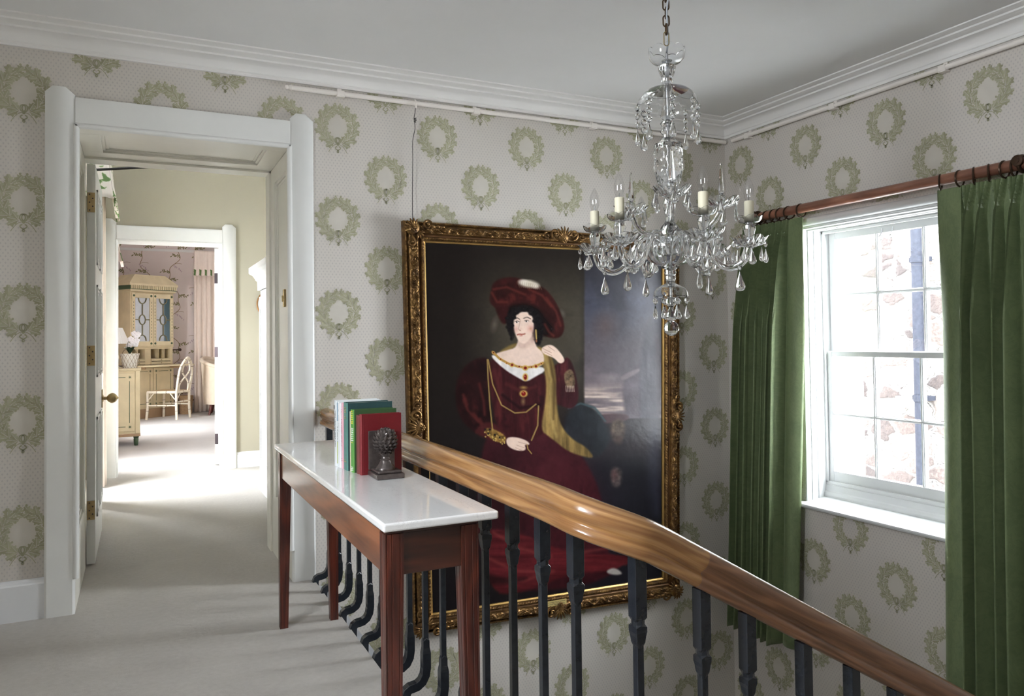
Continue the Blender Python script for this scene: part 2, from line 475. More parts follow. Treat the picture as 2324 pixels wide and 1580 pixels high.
# cornice (trim) along both walls
prof = [(0, 2.731), (.014, 2.731), (.017, 2.738), (.015, 2.747), (.022, 2.752), (.027, 2.768), (.037, 2.783), (.052, 2.794), (.070, 2.800), (.076, 2.801), (.077, 2.811), (.084, 2.812), (.094, 2.819), (.110, 2.824), (.113, 2.832), (.116, 2.833), (.130, 2.836), (.136, 2.8405), (.145, 2.842), (.145, 2.851), (0, 2.851)]
mb = MB(); n = len(prof); P = []
for (sx, sy) in ((-5.4, None), (None, None), (None, -5.25)):
    for (d, z) in prof:
        P.append((-d if sx is None else sx, -d if sy is None else sy, z))
mb.add(P, [(k * n + i, k * n + (i + 1) % n, (k + 1) * n + (i + 1) % n, (k + 1) * n + i) for k in (0, 1) for i in range(n)], 0, True)
o = struct(mb.build('trim_1', M['cornice'])); o.data.set_sharp_from_angle(angle=R_(28))
# skirting left of the door
sk = [(0, 0), (-.022, 0), (-.022, .165), (-.018, .172), (-.016, .183), (-.008, .190), (0, .190)]
struct(MB().prism(sk, lambda p, t: (t, p[0], p[1]), -5.4, -4.246).build('baseboard_back', M['skirt']))

# ------------------------------------------------------------------ door_1: shouldered casing, panelled lining, open leaf
def casing(mb, xl, xr, xi0, xi1, yw, t, zt, zl, zh, s=1, lh=0.0):
    """posts with chamfered heads rising above a lintel. yw wall face, t thickness (towards -y)"""
    c = (xi0 - xl) * .29
    def post(x0, x1):
        return [(x0, 0), (x1, 0), (x1, zt - c), (x1 - c * 1.15, zt), (x0 + c * .85, zt), (x0, zt - c * .85)]
    def inset(P, d):
        cx = sum(p[0] for p in P) / len(P)
        return [(p[0] + (d if p[0] < cx else -d), p[1] - (d if p[1] > .01 else 0)) for p in P]
    for x0, x1 in ((xl, xi0), (xi1, xr)):
        P = post(x0, x1); Q = inset(P, .010)
        mb.prism(P, XZ, yw, yw - t + .010)
        n = len(P); v = [(p[0], yw - t + .010, p[1]) for p in P] + [(p[0], yw - t, p[1]) for p in Q]
        mb.add(v, [(i, (i + 1) % n, n + (i + 1) % n, n + i) for i in range(n)] + [tuple(range(n, 2 * n))])
    mb.prism([(xi0, zh), (xi1, zh), (xi1, zl), (xi0, zl)], XZ, yw, yw - t)
    mb.prism([(xi0, zl), (xi1, zl), (xi1, zl + .012), (xi0, zl + .012)], XZ, yw, yw - t + .008)
d1 = struct(thing('door_1', (-3.6, 0, 0), None, None))
mb = MB()
casing(mb, -4.246, -2.967, DX0, DX1, 0, .032, 2.558, 2.500, DZ)
# rolled inner bead
for (a, b_) in (((DX0 + .004, -.026, .17), (DX0 + .004, -.026, DZ + .004)), ((DX1 - .004, -.026, .17), (DX1 - .004, -.026, DZ + .004)), ((DX0, -.026, DZ), (DX1, -.026, DZ))):
    mb.tube([a, b_], .0145, 10)
mb.build('door_casing', M['white'], d1)
mb = MB()
# lining boards: plain boards with a sunk moulded panel, both jambs and soffit
def lining(mb, P0, n, u, v, U, V, bu, bv0, bv1, dep):
    """panel frame: P0 corner, n normal (into opening), u/v directions, size U x V, borders"""
    P0, n, u, v = map(Vector, (P0, n, u, v))
    def quad(a0, a1, b0, b1, h0, h1=None):
        h1 = h0 if h1 is None else h1
    T = Matrix((u, v, n)).transposed().to_4x4(); T.translation = P0
    mb.box(0, bu, 0, V, -.03, 0, 0, T); mb.box(U - bu, U, 0, V, -.03, 0, 0, T)
    mb.box(bu, U - bu, 0, bv0, -.03, 0, 0, T); mb.box(bu, U - bu, V - bv1, V, -.03, 0, 0, T)
    mb.box(bu, U - bu, bv0, V - bv1, -.03, -dep, 0, T)
    a = .014
    for k, (w_, h_) in enumerate(((.0, .5), (.018, .85))):
        b0, b1, c0, c1 = bu + w_, U - bu - w_, bv0 + w_, V - bv1 - w_
        for (x0, x1, y0, y1) in ((b0, b0 + a, c0, c1), (b1 - a, b1, c0, c1), (b0, b1, c0, c0 + a), (b0, b1, c1 - a, c1)):
            mb.box(x0, x1, y0, y1, -dep, -dep * h_, 0, T)
lining(mb, (DX0, 0, 0), (1, 0, 0), (0, 1, 0), (0, 0, 1), .8, DZ, .13, .36, .1, .02)
lining(mb, (DX1, 0, 0), (-1, 0, 0), (0, 1, 0), (0, 0, 1), .66, DZ, .13, .36, .1, .02)
lining(mb, (DX0, 0, DZ), (0, 0, -1), (0, 1, 0), (1, 0, 0), .66, DX1 - DX0, .13, .1, .1, .02)
mb.box(DX0 - .03, DX1 + .03, .66, .8, DZ - .012, DZ + .03); mb.box(DX1 - .012, DX1 + .03, .66, .8, 0, DZ)
mb.build('door_lining', M['cream_paint'], d1, .003)
MB().box(DX1 - .004, DX1 + .01, .190, .225, 1.50, 1.60).box(DX1 - .012, DX1 - .003, .198, .216, 1.53, 1.565).build('strike_plate', M['brass'], d1, .002)
def hinge_mb(x0, x1, y, z0, z1):
    mb = MB().box(x0, x1, y - .004, y + .002, z0, z1)
    for k in range(5):
        mb.lathe([(1e-7, 0), (.0045, 0), (.0045, .002), (1e-7, .002)], 8, 1, T=Matrix.Translation((x0 + (x1 - x0) * (.3 if k % 2 == 0 else .72), y - .0055, z0 + (z1 - z0) * (.1 + .2 * k))) @ Matrix.Rotation(R_(90), 4, 'X'))
    return mb
for z0, z1 in ((2.08, 2.197), (1.174, 1.291), (.272, .382)):
    hinge_mb(-4.112, -4.072, .838, z0, z1).build('hinge', [M['brass'], M['darkmetal']], d1)
# leaf hangs in the next room, swung square to the wall
leaf = MB(); X0, X1, Y0, Y1, ZL = -4.116, -4.070, .845, 1.785, 2.368
leaf.box(X0, X1, Y0, Y1, .012, ZL)
def lpanel(mb, y0, y1, z0, z1, xs):
    for k, (g, h) in enumerate(((0, .009), (.022, .006), (.040, .003))):
        a = .016
        for (p0, p1, q0, q1) in ((y0 + g, y0 + g + a, z0 + g, z1 - g), (y1 - g - a, y1 - g, z0 + g, z1 - g), (y0 + g, y1 - g, z0 + g, z0 + g + a), (y0 + g, y1 - g, z1 - g - a, z1 - g)):
            mb.box(xs, xs + h, p0, p1, q0, q1)
for (z0, z1) in ((.26, .86), (1.10, 1.66), (1.78, 2.24)):
    lpanel(leaf, Y0 + .13, Y0 + .42, z0, z1, X1); lpanel(leaf, Y1 - .42, Y1 - .13, z0, z1, X1)
lf = leaf.build('door_leaf', M['white'], d1, .002)
kb = MB()
kp = [(1e-7, 0), (.027, 0), (.029, .004), (.024, .010), (.012, .013), (.011, .030), (.016, .034), (.024, .040), (.033, .052), (.036, .064), (.033, .077), (.022, .090), (.010, .097), (.006, .102), (1e-7, .104)]
kb.lathe(kp, 24, 0, scal=lambda i, a: (1 - .05 * (abs(math.sin(a * 6)) ** 4 if i > 7 else 0), 0), T=Matrix.Translation((X1, 1.735, .923)) @ Matrix.Rotation(R_(90), 4, 'Y'))
kb.box(X1, X1 + .006, 1.70, 1.77, .86, .985)
kb.build('door_knob', M['brass'], lf)

# ------------------------------------------------------------------ window_1: sliding sash in the right-hand wall
w1 = struct(thing('window_1', (.22, -1.22, .25), None, None))
mb = MB()
# reveal linings and head, boxed frame
mb.box(0, .20, WY1 - .012, WY1 + .0, WZ0, WZ1); mb.box(0, .20, WY0, WY0 + .012, WZ0, WZ1); mb.box(0, .20, WY0, WY1, WZ1 - .014, WZ1)
for x0, x1, wdt in ((.045, .052, .018), (.10, .108, .018)):
    mb.box(x0, x1 + .03, WY1 - .018, WY1 - .01, WZ0, WZ1 - .014); mb.box(x0, x1 + .03, WY0 + .01, WY0 + .018, WZ0, WZ1 - .014); mb.box(x0, x1 + .03, WY0 + .01, WY1 - .01, WZ1 - .022, WZ1 - .012)
fy0, fy1, fz0, fz1 = -1.742, -.700, .345, 1.972
for (y0, y1, z0, z1) in ((fy0 - .012, fy0, WZ0, WZ1), (fy1, fy1 + .012, WZ0, WZ1), (fy0, fy1, fz1, WZ1), (fy0, fy1, WZ0 + .03, fz0)):
    mb.box(.172, .30, y0, y1, z0, z1)
for (y0, y1, z0, z1) in ((fy0, fy0 + .016, fz0, fz1), (fy1 - .016, fy1, fz0, fz1), (fy0, fy1, fz1 - .016, fz1), (fy0, fy1, fz0 - .004, fz0 + .014)):
    mb.box(.170, .186, y0, y1, z0, z1)                  # staff bead
mb.build('window_frame', M['white_sash'], w1, .003)
# rolled head moulding on the wall above
mb = MB().tube([(-.012, WY0 - .06, WZ1 + .028), (-.012, WY1 + .02, WZ1 + .028)], .027, 14)
mb.box(-.010, .0, WY0 - .06, WY1 + .02, WZ1 - .006, WZ1 + .05)
mb.build('head_moulding', M['white_sash'], w1)
# sill board with rounded front
mb = MB(); pr_ = [(.20, .262), (-.045, .237), (-.056, .231), (-.060, .222), (-.056, .213), (-.046, .208), (.20, .208)]
mb.prism(pr_, lambda p, t: (p[0], t, p[1]), -1.86, -.60)
mb.build('window_sill', M['white_sash'], w1, .003)
mb = MB().prism([(.185, .245), (.150, .245), (.150, .272), (.155, .290), (.165, .296), (.167, .335), (.185, .335)], lambda p, t: (p[0], t, p[1]), fy0, fy1)
mb.build('sill_moulding', M['white_sash'], w1, .002)
def sash(name, x0, x1, z0, z1, rb, rt, st=.045, rows=2, cols=3):
    mb = MB(); y0, y1 = fy0 + .006, fy1 - .006
    mb.box(x0, x1, y0, y0 + st, z0, z1); mb.box(x0, x1, y1 - st, y1, z0, z1)
    mb.box(x0, x1, y0 + st, y1 - st, z0, z0 + rb); mb.box(x0, x1, y0 + st, y1 - st, z1 - rt, z1)
    gw = .021
    for k in range(1, cols):
        y = y0 + st + (y1 - y0 - 2 * st) * k / cols
        mb.box(x0 + .004, x1 - .004, y - gw / 2, y + gw / 2, z0 + rb, z1 - rt)
        mb.box(x0 - .002, x0 + .006, y - .005, y + .005, z0 + rb, z1 - rt)
    for k in range(1, rows):
        z = z0 + rb + (z1 - z0 - rb - rt) * k / rows
        mb.box(x0 + .004, x1 - .004, y0 + st, y1 - st, z - gw / 2, z + gw / 2)
        mb.box(x0 - .002, x0 + .006, y0 + st, y1 - st, z - .005, z + .005)
    o = mb.build(name, M['white_sash'], w1, .003)
    for r in range(rows):
        for c in range(cols):
            a0 = y0 + st + (y1 - y0 - 2 * st) * c / cols; a1 = y0 + st + (y1 - y0 - 2 * st) * (c + 1) / cols
            b0 = z0 + rb + (z1 - z0 - rb - rt) * r / rows; b1 = z0 + rb + (z1 - z0 - rb - rt) * (r + 1) / rows
            xm = (x0 + x1) / 2
            MB().box(xm - .0015, xm + .0015, a0 + .004, a1 - .004, b0 + .004, b1 - .004).build('pane', M['pane'], o)
    return o
sash('lower_sash', .188, .228, .350, 1.196, .075, .034)
up = sash('upper_sash', .236, .276, 1.165, 1.968, .034, .048)
for y, sc in ((-1.118, 1.0), (-1.19, .7)):
    mb = MB().tube([(.225, y, 1.945), (.222, y, 1.925), (.212, y, 1.912), (.205, y, 1.902)], .0035 * sc, 8)
    mb.tube([(.208, y + .014 * sc * math.cos(q), 1.888 + .014 * sc * math.sin(q)) for q in np.linspace(0, 2 * PI, 14)[:-1]], .0032, 6, closed=True)
    mb.build('sash_ring', M['steel'], up)

# ------------------------------------------------------------------ what stands outside the window
m, nt, b = newmat('rubble_stone_masonry')
v = coords(nt, (1, 2.6, 4.4))
nz = nd(nt, 'ShaderNodeTexNoise'); nt.links.new(v, nz.inputs['Vector']); nz.inputs['Scale'].default_value = 2.2
ad = nd(nt, 'ShaderNodeMixRGB'); ad.blend_type = 'LINEAR_LIGHT'; ad.inputs[0].default_value = .22
nt.links.new(v, ad.inputs[1]); nt.links.new(nz.outputs['Color'], ad.inputs[2])
vo = nd(nt, 'ShaderNodeTexVoronoi', feature='DISTANCE_TO_EDGE'); nt.links.new(ad.outputs[0], vo.inputs['Vector']); vo.inputs['Scale'].default_value = 1.35
vc = nd(nt, 'ShaderNodeTexVoronoi'); nt.links.new(ad.outputs[0], vc.inputs['Vector']); vc.inputs['Scale'].default_value = 1.35
sv = nd(nt, 'ShaderNodeSeparateColor'); nt.links.new(vc.outputs['Color'], sv.inputs[0])
fine = noise(nt, coords(nt), 26, 6, .7)
tone = ramp(nt, mth(nt, 'ADD', mth(nt, 'MULTIPLY', sv.outputs[0], .6), mth(nt, 'MULTIPLY', fine, .4)), [(.28, (.022, .016, .015, 1)), (.44, (.055, .042, .037, 1)), (.56, (.115, .10, .09, 1)), (.72, (.20, .19, .175, 1))])
jt = ramp(nt, mth(nt, 'ADD', vo.outputs[0], mth(nt, 'MULTIPLY', mth(nt, 'SUBTRACT', fine, .5), .12)), [(.0, (.03, .027, .025, 1)), (.035, (.24, .23, .21, 1)), (.10, (.0, .0, .0, 1))])
mask = ramp(nt, mth(nt, 'ADD', vo.outputs[0], mth(nt, 'MULTIPLY', mth(nt, 'SUBTRACT', fine, .5), .12)), [(.05, (0, 0, 0, 1)), (.11, (1, 1, 1, 1))])
mx = nd(nt, 'ShaderNodeMix', data_type='RGBA'); nt.links.new(mask, mx.inputs[0]); nt.links.new(jt, mx.inputs[6]); nt.links.new(tone, mx.inputs[7])
nt.links.new(mx.outputs[2], b.inputs['Base Color']); setin(b, Roughness=.95)
bump(nt, b, mth(nt, 'ADD', mth(nt, 'MINIMUM', vo.outputs[0], .15), mth(nt, 'MULTIPLY', fine, .12)), .8, .12)
M['rubble'] = m
M['harl'] = plain('pale_harling', (.55, .54, .52, 1), .95, var=.05, bs_=.3, bscale=80)
struct(MB().box(2.62, 3.1, -1.6, 6.0, -3.2, 2.46).build('courtyard_wall', M['rubble']))
struct(MB().box(-12, 14, -12, 18, -3.35, -3.2).build('ground', plain('pale_gravel', (.62, .61, .60, 1), .95, var=.1, vs=3)))
pp = MB().tube([(2.52, .335, -3.0), (2.52, .335, 2.45)], .046, 14)
for z in (1.98, .72, -.6): pp.tube([(2.52, .335, z - .03), (2.52, .335, z + .03)], .054, 14).box(2.53, 2.615, .25, .42, z - .02, z + .02)
tag(pp.build('downpipe', plain('blue_grey_pipe_paint', (.022, .024, .031, 1), .9, spec=.04, var=.15, vs=30)), 'dark blue-grey downpipe on the rubble wall seen through the window', 'pipe')
pb = MB().box(2.56, 2.62, .40, .62, .62, .72)
tag(pb.build('wall_bracket', plain('light_blue_bracket_paint', rgb(120, 132, 150), .5)), 'pale blue metal bracket beside the downpipe on the rubble wall', 'bracket')
# ------------------------------------------------------------------ stair balustrade
bal = thing('stair_balustrade', (-2.87, -1.4, 0), 'oak handrail on black square iron balusters along the landing edge and down the stair', 'balustrade')
# rail path (underside centre), landing run, quarter turn, falling flight
path = [(-2.902 + .0 , -.012, .832), (-2.90, -.30, .832), (-2.885, -1.0, .828), (-2.873, -1.8, .826), (-2.87, -2.40, .824)]
arc = []
for k in range(0, 10):
    a = PI + PI / 2 * k / 9
    t = k / 9
    arc.append((-2.735 + .135 * math.cos(a), -2.635 + .135 * math.sin(a), .822 - .020 * t - .047 * t * t))
flt = [(-2.735 + d, -2.770, .755 - .563 * d - .0 * d) for d in (.10, .3, .6, 1.0, 1.4, 1.8, 2.2)]
P = [Vector(p) for p in spline(path + [(-2.87, -2.56, .8235)] + arc[1:-1:2] + [arc[-1]] + flt, 6)]
half = [(0, .003), (.024, .000), (.034, .006), (.0375, .016), (.036, .024), (.030, .030), (.0245, .034), (.0235, .038), (.028, .043), (.0345, .051), (.037, .061), (.0365, .071), (.033, .081), (.026, .089), (.016, .0945), (.006, .0965), (0, .097)]
prof_r = half + [(-x, z) for x, z in half[-2:0:-1]]
mb = MB(); n = len(prof_r); V = []
for i, p in enumerate(P):
    t = (P[min(i + 1, len(P) - 1)] - P[max(i - 1, 0)]); t.normalize()
    side = Vector((t.y, -t.x, 0)).normalized(); up = side.cross(t) * 1.0
    if up.z < 0: up = -up
    for (x, z) in prof_r: V.append(tuple(p + side * x + up * (z - .0)))
K = len(P)
isplit = max(i for i, p in enumerate(P) if p.x < -2.62)
F = [(i * n + j, i * n + (j + 1) % n, (i + 1) * n + (j + 1) % n, (i + 1) * n + j) for i in range(K - 1) for j in range(n)]
mb.add(V, F, 0, True); mb.add(V, [tuple(range(n)), tuple(range((K - 1) * n, K * n))])
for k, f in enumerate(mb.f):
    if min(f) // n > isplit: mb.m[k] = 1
plen = [0.0]
for i in range(1, K): plen.append(plen[-1] + (P[i] - P[i - 1]).length)
qlen = [0.0]
for j in range(1, n + 1): qlen.append(qlen[-1] + math.hypot(prof_r[j % n][0] - prof_r[j - 1][0], prof_r[j % n][1] - prof_r[j - 1][1]))
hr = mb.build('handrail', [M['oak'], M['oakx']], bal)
hr.data.set_sharp_from_angle(angle=R_(60))
uvl = hr.data.uv_layers.new(name='grain')     # grain follows the run of the rail
for pg in hr.data.polygons:
    vi = list(pg.vertices); js = [v % n for v in vi]; wrap = (0 in js) and (n - 1 in js) and n > 4
    for li, v in zip(pg.loop_indices, vi):
        j = v % n
        uvl.data[li].uv = (plen[(v // n) % K], qlen[n] if (wrap and j == 0) else qlen[j])
knot = MB().lathe([(1e-7, .0), (.009, .0), (.007, .0012), (1e-7, .0014)], 10, T=Matrix.Translation((-2.66, -2.806, .750)) @ Matrix.Rotation(R_(90), 4, 'X') @ Matrix.Scale(1.5, 4, (1, 0, 0)))

def baluster_mesh(extra=0.0):
    """square bar, origin at rail underside level z=0 ... foot at -0.90; foot bends towards -x"""
    mb = MB()
    def ring(z, h, corner=1.0, midz=0.0, cx=0.0):
        pts = []
        for k in range(8):
            if k % 2 == 0:
                a = PI / 4 + PI / 2 * (k // 2); q = h * math.sqrt(2) * corner
                pts.append((cx + q * math.cos(a), q * math.sin(a), z))
            else:
                a = PI / 2 + PI / 2 * (k // 2)
                pts.append((cx + h * math.cos(a), h * math.sin(a), z + midz))
        return pts
    R = [ring(.03, .0165), ring(-.098 - extra, .0165), ring(-.106 - extra, .0165, .72), ring(-.114 - extra, .0165, .72), ring(-.120 - extra, .0165), ring(-.132 - extra, .0165), ring(-.142 - extra, .0145, 1), ring(-.158 - extra, .0125, 1, -.004), ring(-.164 - extra, .0098, 1, -.010), ring(-.170 - extra, .0098, 1, -.006), ring(-.180 - extra, .0098),
         ring(-.612, .0098), ring(-.632, .0098, 1, .008), ring(-.638, .0122, 1, .010), ring(-.662, .0125), ring(-.672, .0145), ring(-.682, .0160)]
    V = [p for r in R for p in r]
    F = [(i * 8 + j, i * 8 + (j + 1) % 8, (i + 1) * 8 + (j + 1) % 8, (i + 1) * 8 + j) for i in range(len(R) - 1) for j in range(8)] + [tuple(range(8)), tuple(range(len(V) - 8, len(V)))]
    mb.add(V, F)
    pth = [(0, 0, -.680), (0, 0, -.735), (-.004, 0, -.762), (-.016, 0, -.784), (-.034, 0, -.796), (-.050, 0, -.799), (-.064, 0, -.801), (-.075, 0, -.808), (-.080, 0, -.822), (-.081, 0, -.86), (-.081, 0, -.90)]
    h = .0160 * math.sqrt(2)
    mb.tube(pth, h, 4, smooth=False, up=(1, 0, 0), sq=(1, 1))
    return mb
proto = baluster_mesh(.0)
ys = [-.075, -.275, -.470, -.655, -.835, -1.02, -1.20, -1.383, -1.56, -1.738, -1.925, -2.107, -2.302, -2.486, -2.659]
b0 = None; pm = proto.mesh('baluster', M['black']); pm2 = baluster_mesh(.020).mesh('baluster_flight', M['black'])
def put_bal(me, x, y, z, rz):
    o = bpy.data.objects.new('baluster', me); COL.objects.link(o); adopt(o, bal)
    o.matrix_parent_inverse = Matrix.Translation(-bal.location)
    o.location = (x, y, z); o.rotation_euler = (0, 0, rz)
    bv = o.modifiers.new('bevel', 'BEVEL'); bv.width = .0012; bv.segments = 1; bv.limit_method = 'ANGLE'; bv.angle_limit = R_(40)
for y in ys: put_bal(pm, -2.87 - .0165 * max(0, y + 2.0), y, .812 + .006 * max(0, y + 2.0), 0)
for x, z in ((-2.764, .748), (-2.571, .640), (-2.423, .556), (-2.227, .445), (-2.046, .345), (-1.87, .246), (-1.695, .148), (-1.52, .049), (-1.345, -.049), (-1.17, -.148), (-.995, -.246), (-.82, -.345)):
    put_bal(pm2, x, -2.770, z, R_(90))

# ------------------------------------------------------------------ marble-topped console table
m, nt, b = newmat('white_veined_marble')
v = coords(nt)
f1 = noise(nt, v, 9, 6, .65, 1.4); f2 = noise(nt, coords(nt, (1, .35, 1), (0, 0, .5)), 26, 5, .7, 2.2); f3 = noise(nt, v, 60, 4, .7)
vein = ramp(nt, f2, [(.488, (1, 1, 1, 1)), (.5, (.0, .0, .0, 1)), (.512, (1, 1, 1, 1))])
amt = ramp(nt, f1, [(.46, (0, 0, 0, 1)), (.62, (1, 1, 1, 1))])
base = ramp(nt, mth(nt, 'ADD', mth(nt, 'MULTIPLY', f1, .6), mth(nt, 'MULTIPLY', f3, .4)), [(.35, (.92, .925, .94, 1)), (.65, (.96, .96, .965, 1))])
mx = nd(nt, 'ShaderNodeMix', data_type='RGBA')
nt.links.new(mth(nt, 'MULTIPLY', mth(nt, 'SUBTRACT', 1.0, vein), mth(nt, 'MULTIPLY', amt, .75)), mx.inputs[0])
nt.links.new(base, mx.inputs[6]); mx.inputs[7].default_value = (.42, .43, .45, 1)
nt.links.new(mx.outputs[2], b.inputs['Base Color']); setin(b, Roughness=.06); b.inputs['Coat Weight'].default_value = .5
M['marble'] = m
TX0, TX1, TY0, TY1, TZ = -3.279, -2.953, -2.392, -.634, .830
fx0, fx1, fyn, fyf = -3.266, -3.002, -2.362, -.662
tb = thing('console_table', (-3.12, -1.5, 0), 'long narrow mahogany console table with a white marble top beside the handrail', 'table')
MB().box(TX0, TX1, TY0, TY1, TZ - .023, TZ).build('marble_top', M['marble'], tb, .006, 3)
mb = MB().box(fx0 + .002, fx1 - .002, fyn + .002, fyf - .002, TZ - .036, TZ - .023)
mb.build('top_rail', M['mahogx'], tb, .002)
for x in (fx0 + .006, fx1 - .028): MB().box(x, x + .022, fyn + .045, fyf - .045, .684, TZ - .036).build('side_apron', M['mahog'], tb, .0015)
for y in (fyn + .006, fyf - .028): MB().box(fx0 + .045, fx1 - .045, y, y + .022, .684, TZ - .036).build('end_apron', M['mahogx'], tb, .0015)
def table_leg(x0, y0, sx, sy):
    """square tapering leg with reeded faces; (x0, y0) outer corner, sx/sy point inward"""
    a, c = .050, .036
    T0 = []; 
    def poly(wd):
        g = wd * .030 / .05
        q = []
        # fluted outline: start at outer corner, walk round
        steps = [(0, 0), (.06, .0), (.10, .028), (.14, .0), (.34, 0.0), (.38, .028), (.42, .0), (.78, 0), (.82, .028), (.86, 0), (1, 0)]
        for (t, d) in steps: q.append((t * wd, d * wd))
        for (t, d) in steps[1:]: q.append((wd - d * wd, t * wd))
        for (t, d) in steps[1:]: q.append((wd - t * wd, wd - d * wd))
        for (t, d) in steps[1:-1]: q.append((d * wd, wd - t * wd))
        return q
    pa, pc = poly(a), poly(c)
    n = len(pa)
    V = [(x0 + sx * p[0], y0 + sy * p[1], TZ - .036) for p in pa] + [(x0 + sx * p[0], y0 + sy * p[1], .684) for p in pa]
    V += [(x0 + sx * p[0], y0 + sy * p[1], 0.0) for p in pc]
    mb = MB().add(V, [(k * n + i, k * n + (i + 1) % n, (k + 1) * n + (i + 1) % n, (k + 1) * n + i) for k in (0, 1) for i in range(n)] + [tuple(range(n)), tuple(range(2 * n, 3 * n))])
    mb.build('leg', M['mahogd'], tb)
for (x0, sx) in ((fx0, 1), (fx1, -1)):
    for (y0, sy) in ((fyn, 1), (fyf, -1)): table_leg(x0, y0, sx, sy)

# ------------------------------------------------------------------ books on the table
M['pages'] = plain('cream_page_edges', rgb(228, 218, 196), .9, var=.06, vs=200)
def cloth(n, c, rough=.6): return plain(n, c, rough, var=.08, vs=90, bs_=.12, bscale=500)
def book(label, y1, th, xs, depth, ht, cov, jacket=None, marks=(), edge=None, lean=0.0, back=None):
    """spine faces -x, covers face -y/+y; y1 = far side"""
    y0 = y1 - th; z0 = TZ
    bk = thing('book', (xs + depth / 2, (y0 + y1) / 2, TZ), label, 'book', 'books in a row on the console table')
    c = .0025; mb = MB()
    mb.box(xs + .004, xs + depth, y0, y0 + c, z0, z0 + ht); mb.box(xs + .004, xs + depth, y1 - c, y1, z0, z0 + ht)
    sp = [(xs + .005, y0), (xs + .0012, y0 + th * .14), (xs, y0 + th * .5), (xs + .0012, y1 - th * .14), (xs + .005, y1), (xs + .007, y1 - .001), (xs + .004, y0 + th * .5), (xs + .007, y0 + .001)]
    mb.prism(sp, XY, z0, z0 + ht, 1 if jacket else 0)
    mb.box(xs + .010, xs + .0125, y0 - .0006, y0 + .0006, z0 + .002, z0 + ht - .002)
    cv = mb.build('cover', [cov, jacket or cov], bk, .0008)
    MB().box(xs + .007, xs + depth - .004, y0 + c, y1 - c, z0 + .003, z0 + ht - .004).build('page_block', M['pages'], bk)
    for nm, mt, rects in marks:
        q = MB()
        for (a0, a1, b0, b1) in rects:   # a: across the spine 0..1 (far to near), b: up 0..1
            ya, yb = y1 - th * a0, y1 - th * a1
            q.box(xs - .0007, xs + .002, yb, ya, z0 + ht * b0, z0 + ht * b1)
        q.build(nm, mt, bk)
    return bk
def script_rows(r, a0, a1, b0, b1, size, gap=.35):
    """illegible spine lettering: a run of short strokes up the spine"""
    out = []; b = b0
    while b < b1:
        l = size * r.uniform(.5, 1.0)
        if r.random() > .14:
            out.append((a0, a0 + (a1 - a0) * r.uniform(.5, 1), b, b + l * .42)); out.append((a0 + (a1 - a0) * r.uniform(0, .5), a1, b + l * .5, b + l * .75))
        b += l * (1 + gap)
    return out
r = random.Random(5)
mk = lambda n, *c: plain(n, rgb(*c), .6)
ink, gold, yel, red, wht = mk('black_ink', 30, 30, 34), plain('gold_blocking', rgb(186, 160, 90), .4, metal=.5), mk('yellow_print', 226, 214, 80), mk('rose_print', 190, 80, 110), mk('white_print', 240, 244, 238)
blue, lime = mk('blue_print', 66, 130, 170), mk('lime_print', 190, 200, 90)
emb = [(.20 + .0 * k, .62, .90 - .012 * k, .909 - .012 * k) for k in range(5)]
book('tall white jacketed book, farthest in the row, with a black oval emblem on its spine', -1.385, .034, -3.174, .168, .246, mk('white_jacket', 236, 240, 244), None,
     [('emblem', ink, [(.14, .30, .86, .93), (.10, .40, .875, .92)]), ('spine_lettering', ink, script_rows(r, .62, .74, .30, .84, .014) + script_rows(r, .28, .38, .42, .76, .008) + [(.2, .75, .79, .7925), (.2, .75, .38, .3825)])])
book('thin white book with blue and lime print, second from the far end', -1.421, .017, -3.170, .166, .243, mk('white_laminate', 232, 238, 240), None,
     [('spine_art', blue, [(.05, .40, .70, .985)]), ('spine_print', lime, [(.1, .55, .05, .38)]), ('spine_lettering', ink, script_rows(r, .2, .4, .08, .62, .012))])
book('plain thin white book leaning against the pink book', -1.440, .028, -3.171, .165, .240, mk('white_paper_cover', 240, 242, 246), None, [('spine_lettering', mk('grey_ink', 170, 174, 180), script_rows(r, .4, .55, .55, .9, .012))])
book('thin pale pink book with rose handwriting on its spine', -1.470, .014, -3.166, .172, .242, mk('pink_boards', 236, 186, 200), None, [('spine_lettering', red, script_rows(r, .25, .7, .34, .76, .012) + [(.1, .8, .12, .124), (.1, .8, .15, .153), (.1, .8, .86, .863), (.1, .8, .89, .893)])])
book('thick teal cloth book with gold title lines on its spine', -1.486, .058, -3.163, .170, .245, cloth('dark_teal_cloth', rgb(34, 70, 74)), cloth('teal_spine_cloth', rgb(90, 140, 132)), [('gilt_lettering', gold, [(.35, .75, .92 - .022 * k, .928 - .022 * k) for k in range(4)] + [(.3, .68, .815, .818)] + [(.35, .75, .785 - .02 * k, .793 - .02 * k) for k in range(2)] + [(.2, .6, .147, .150), (.15, .75, .12, .130)])])
book('bright green jacketed book with yellow and white print, behind the two red books', -1.549, .046, -3.153, .160, .223, mk('dark_green_jacket', 52, 84, 46), mk('bright_green_jacket', 96, 160, 76),
     [('pale_spine_edge', M['pages'], [(-.02, .18, .0, .965)]), ('yellow_lettering', yel, script_rows(r, .35, .85, .80, .97, .03) + [(.4, .8, .775, .79), (.4, .8, .47, .48)]), ('white_lettering', wht, script_rows(r, .35, .9, .50, .73, .028) + script_rows(r, .25, .85, .02, .09, .03, .2))])
book('slim brick red cloth book beside the taller crimson one', -1.597, .040, -3.145, .152, .206, cloth('brick_red_cloth', rgb(122, 62, 60)))
book('crimson cloth book at the near end of the row, behind the pine cone bookend', -1.640, .022, -3.144, .148, .212, cloth('crimson_cloth', rgb(112, 10, 22)), cloth('crimson_spine_cloth', rgb(134, 42, 48)))

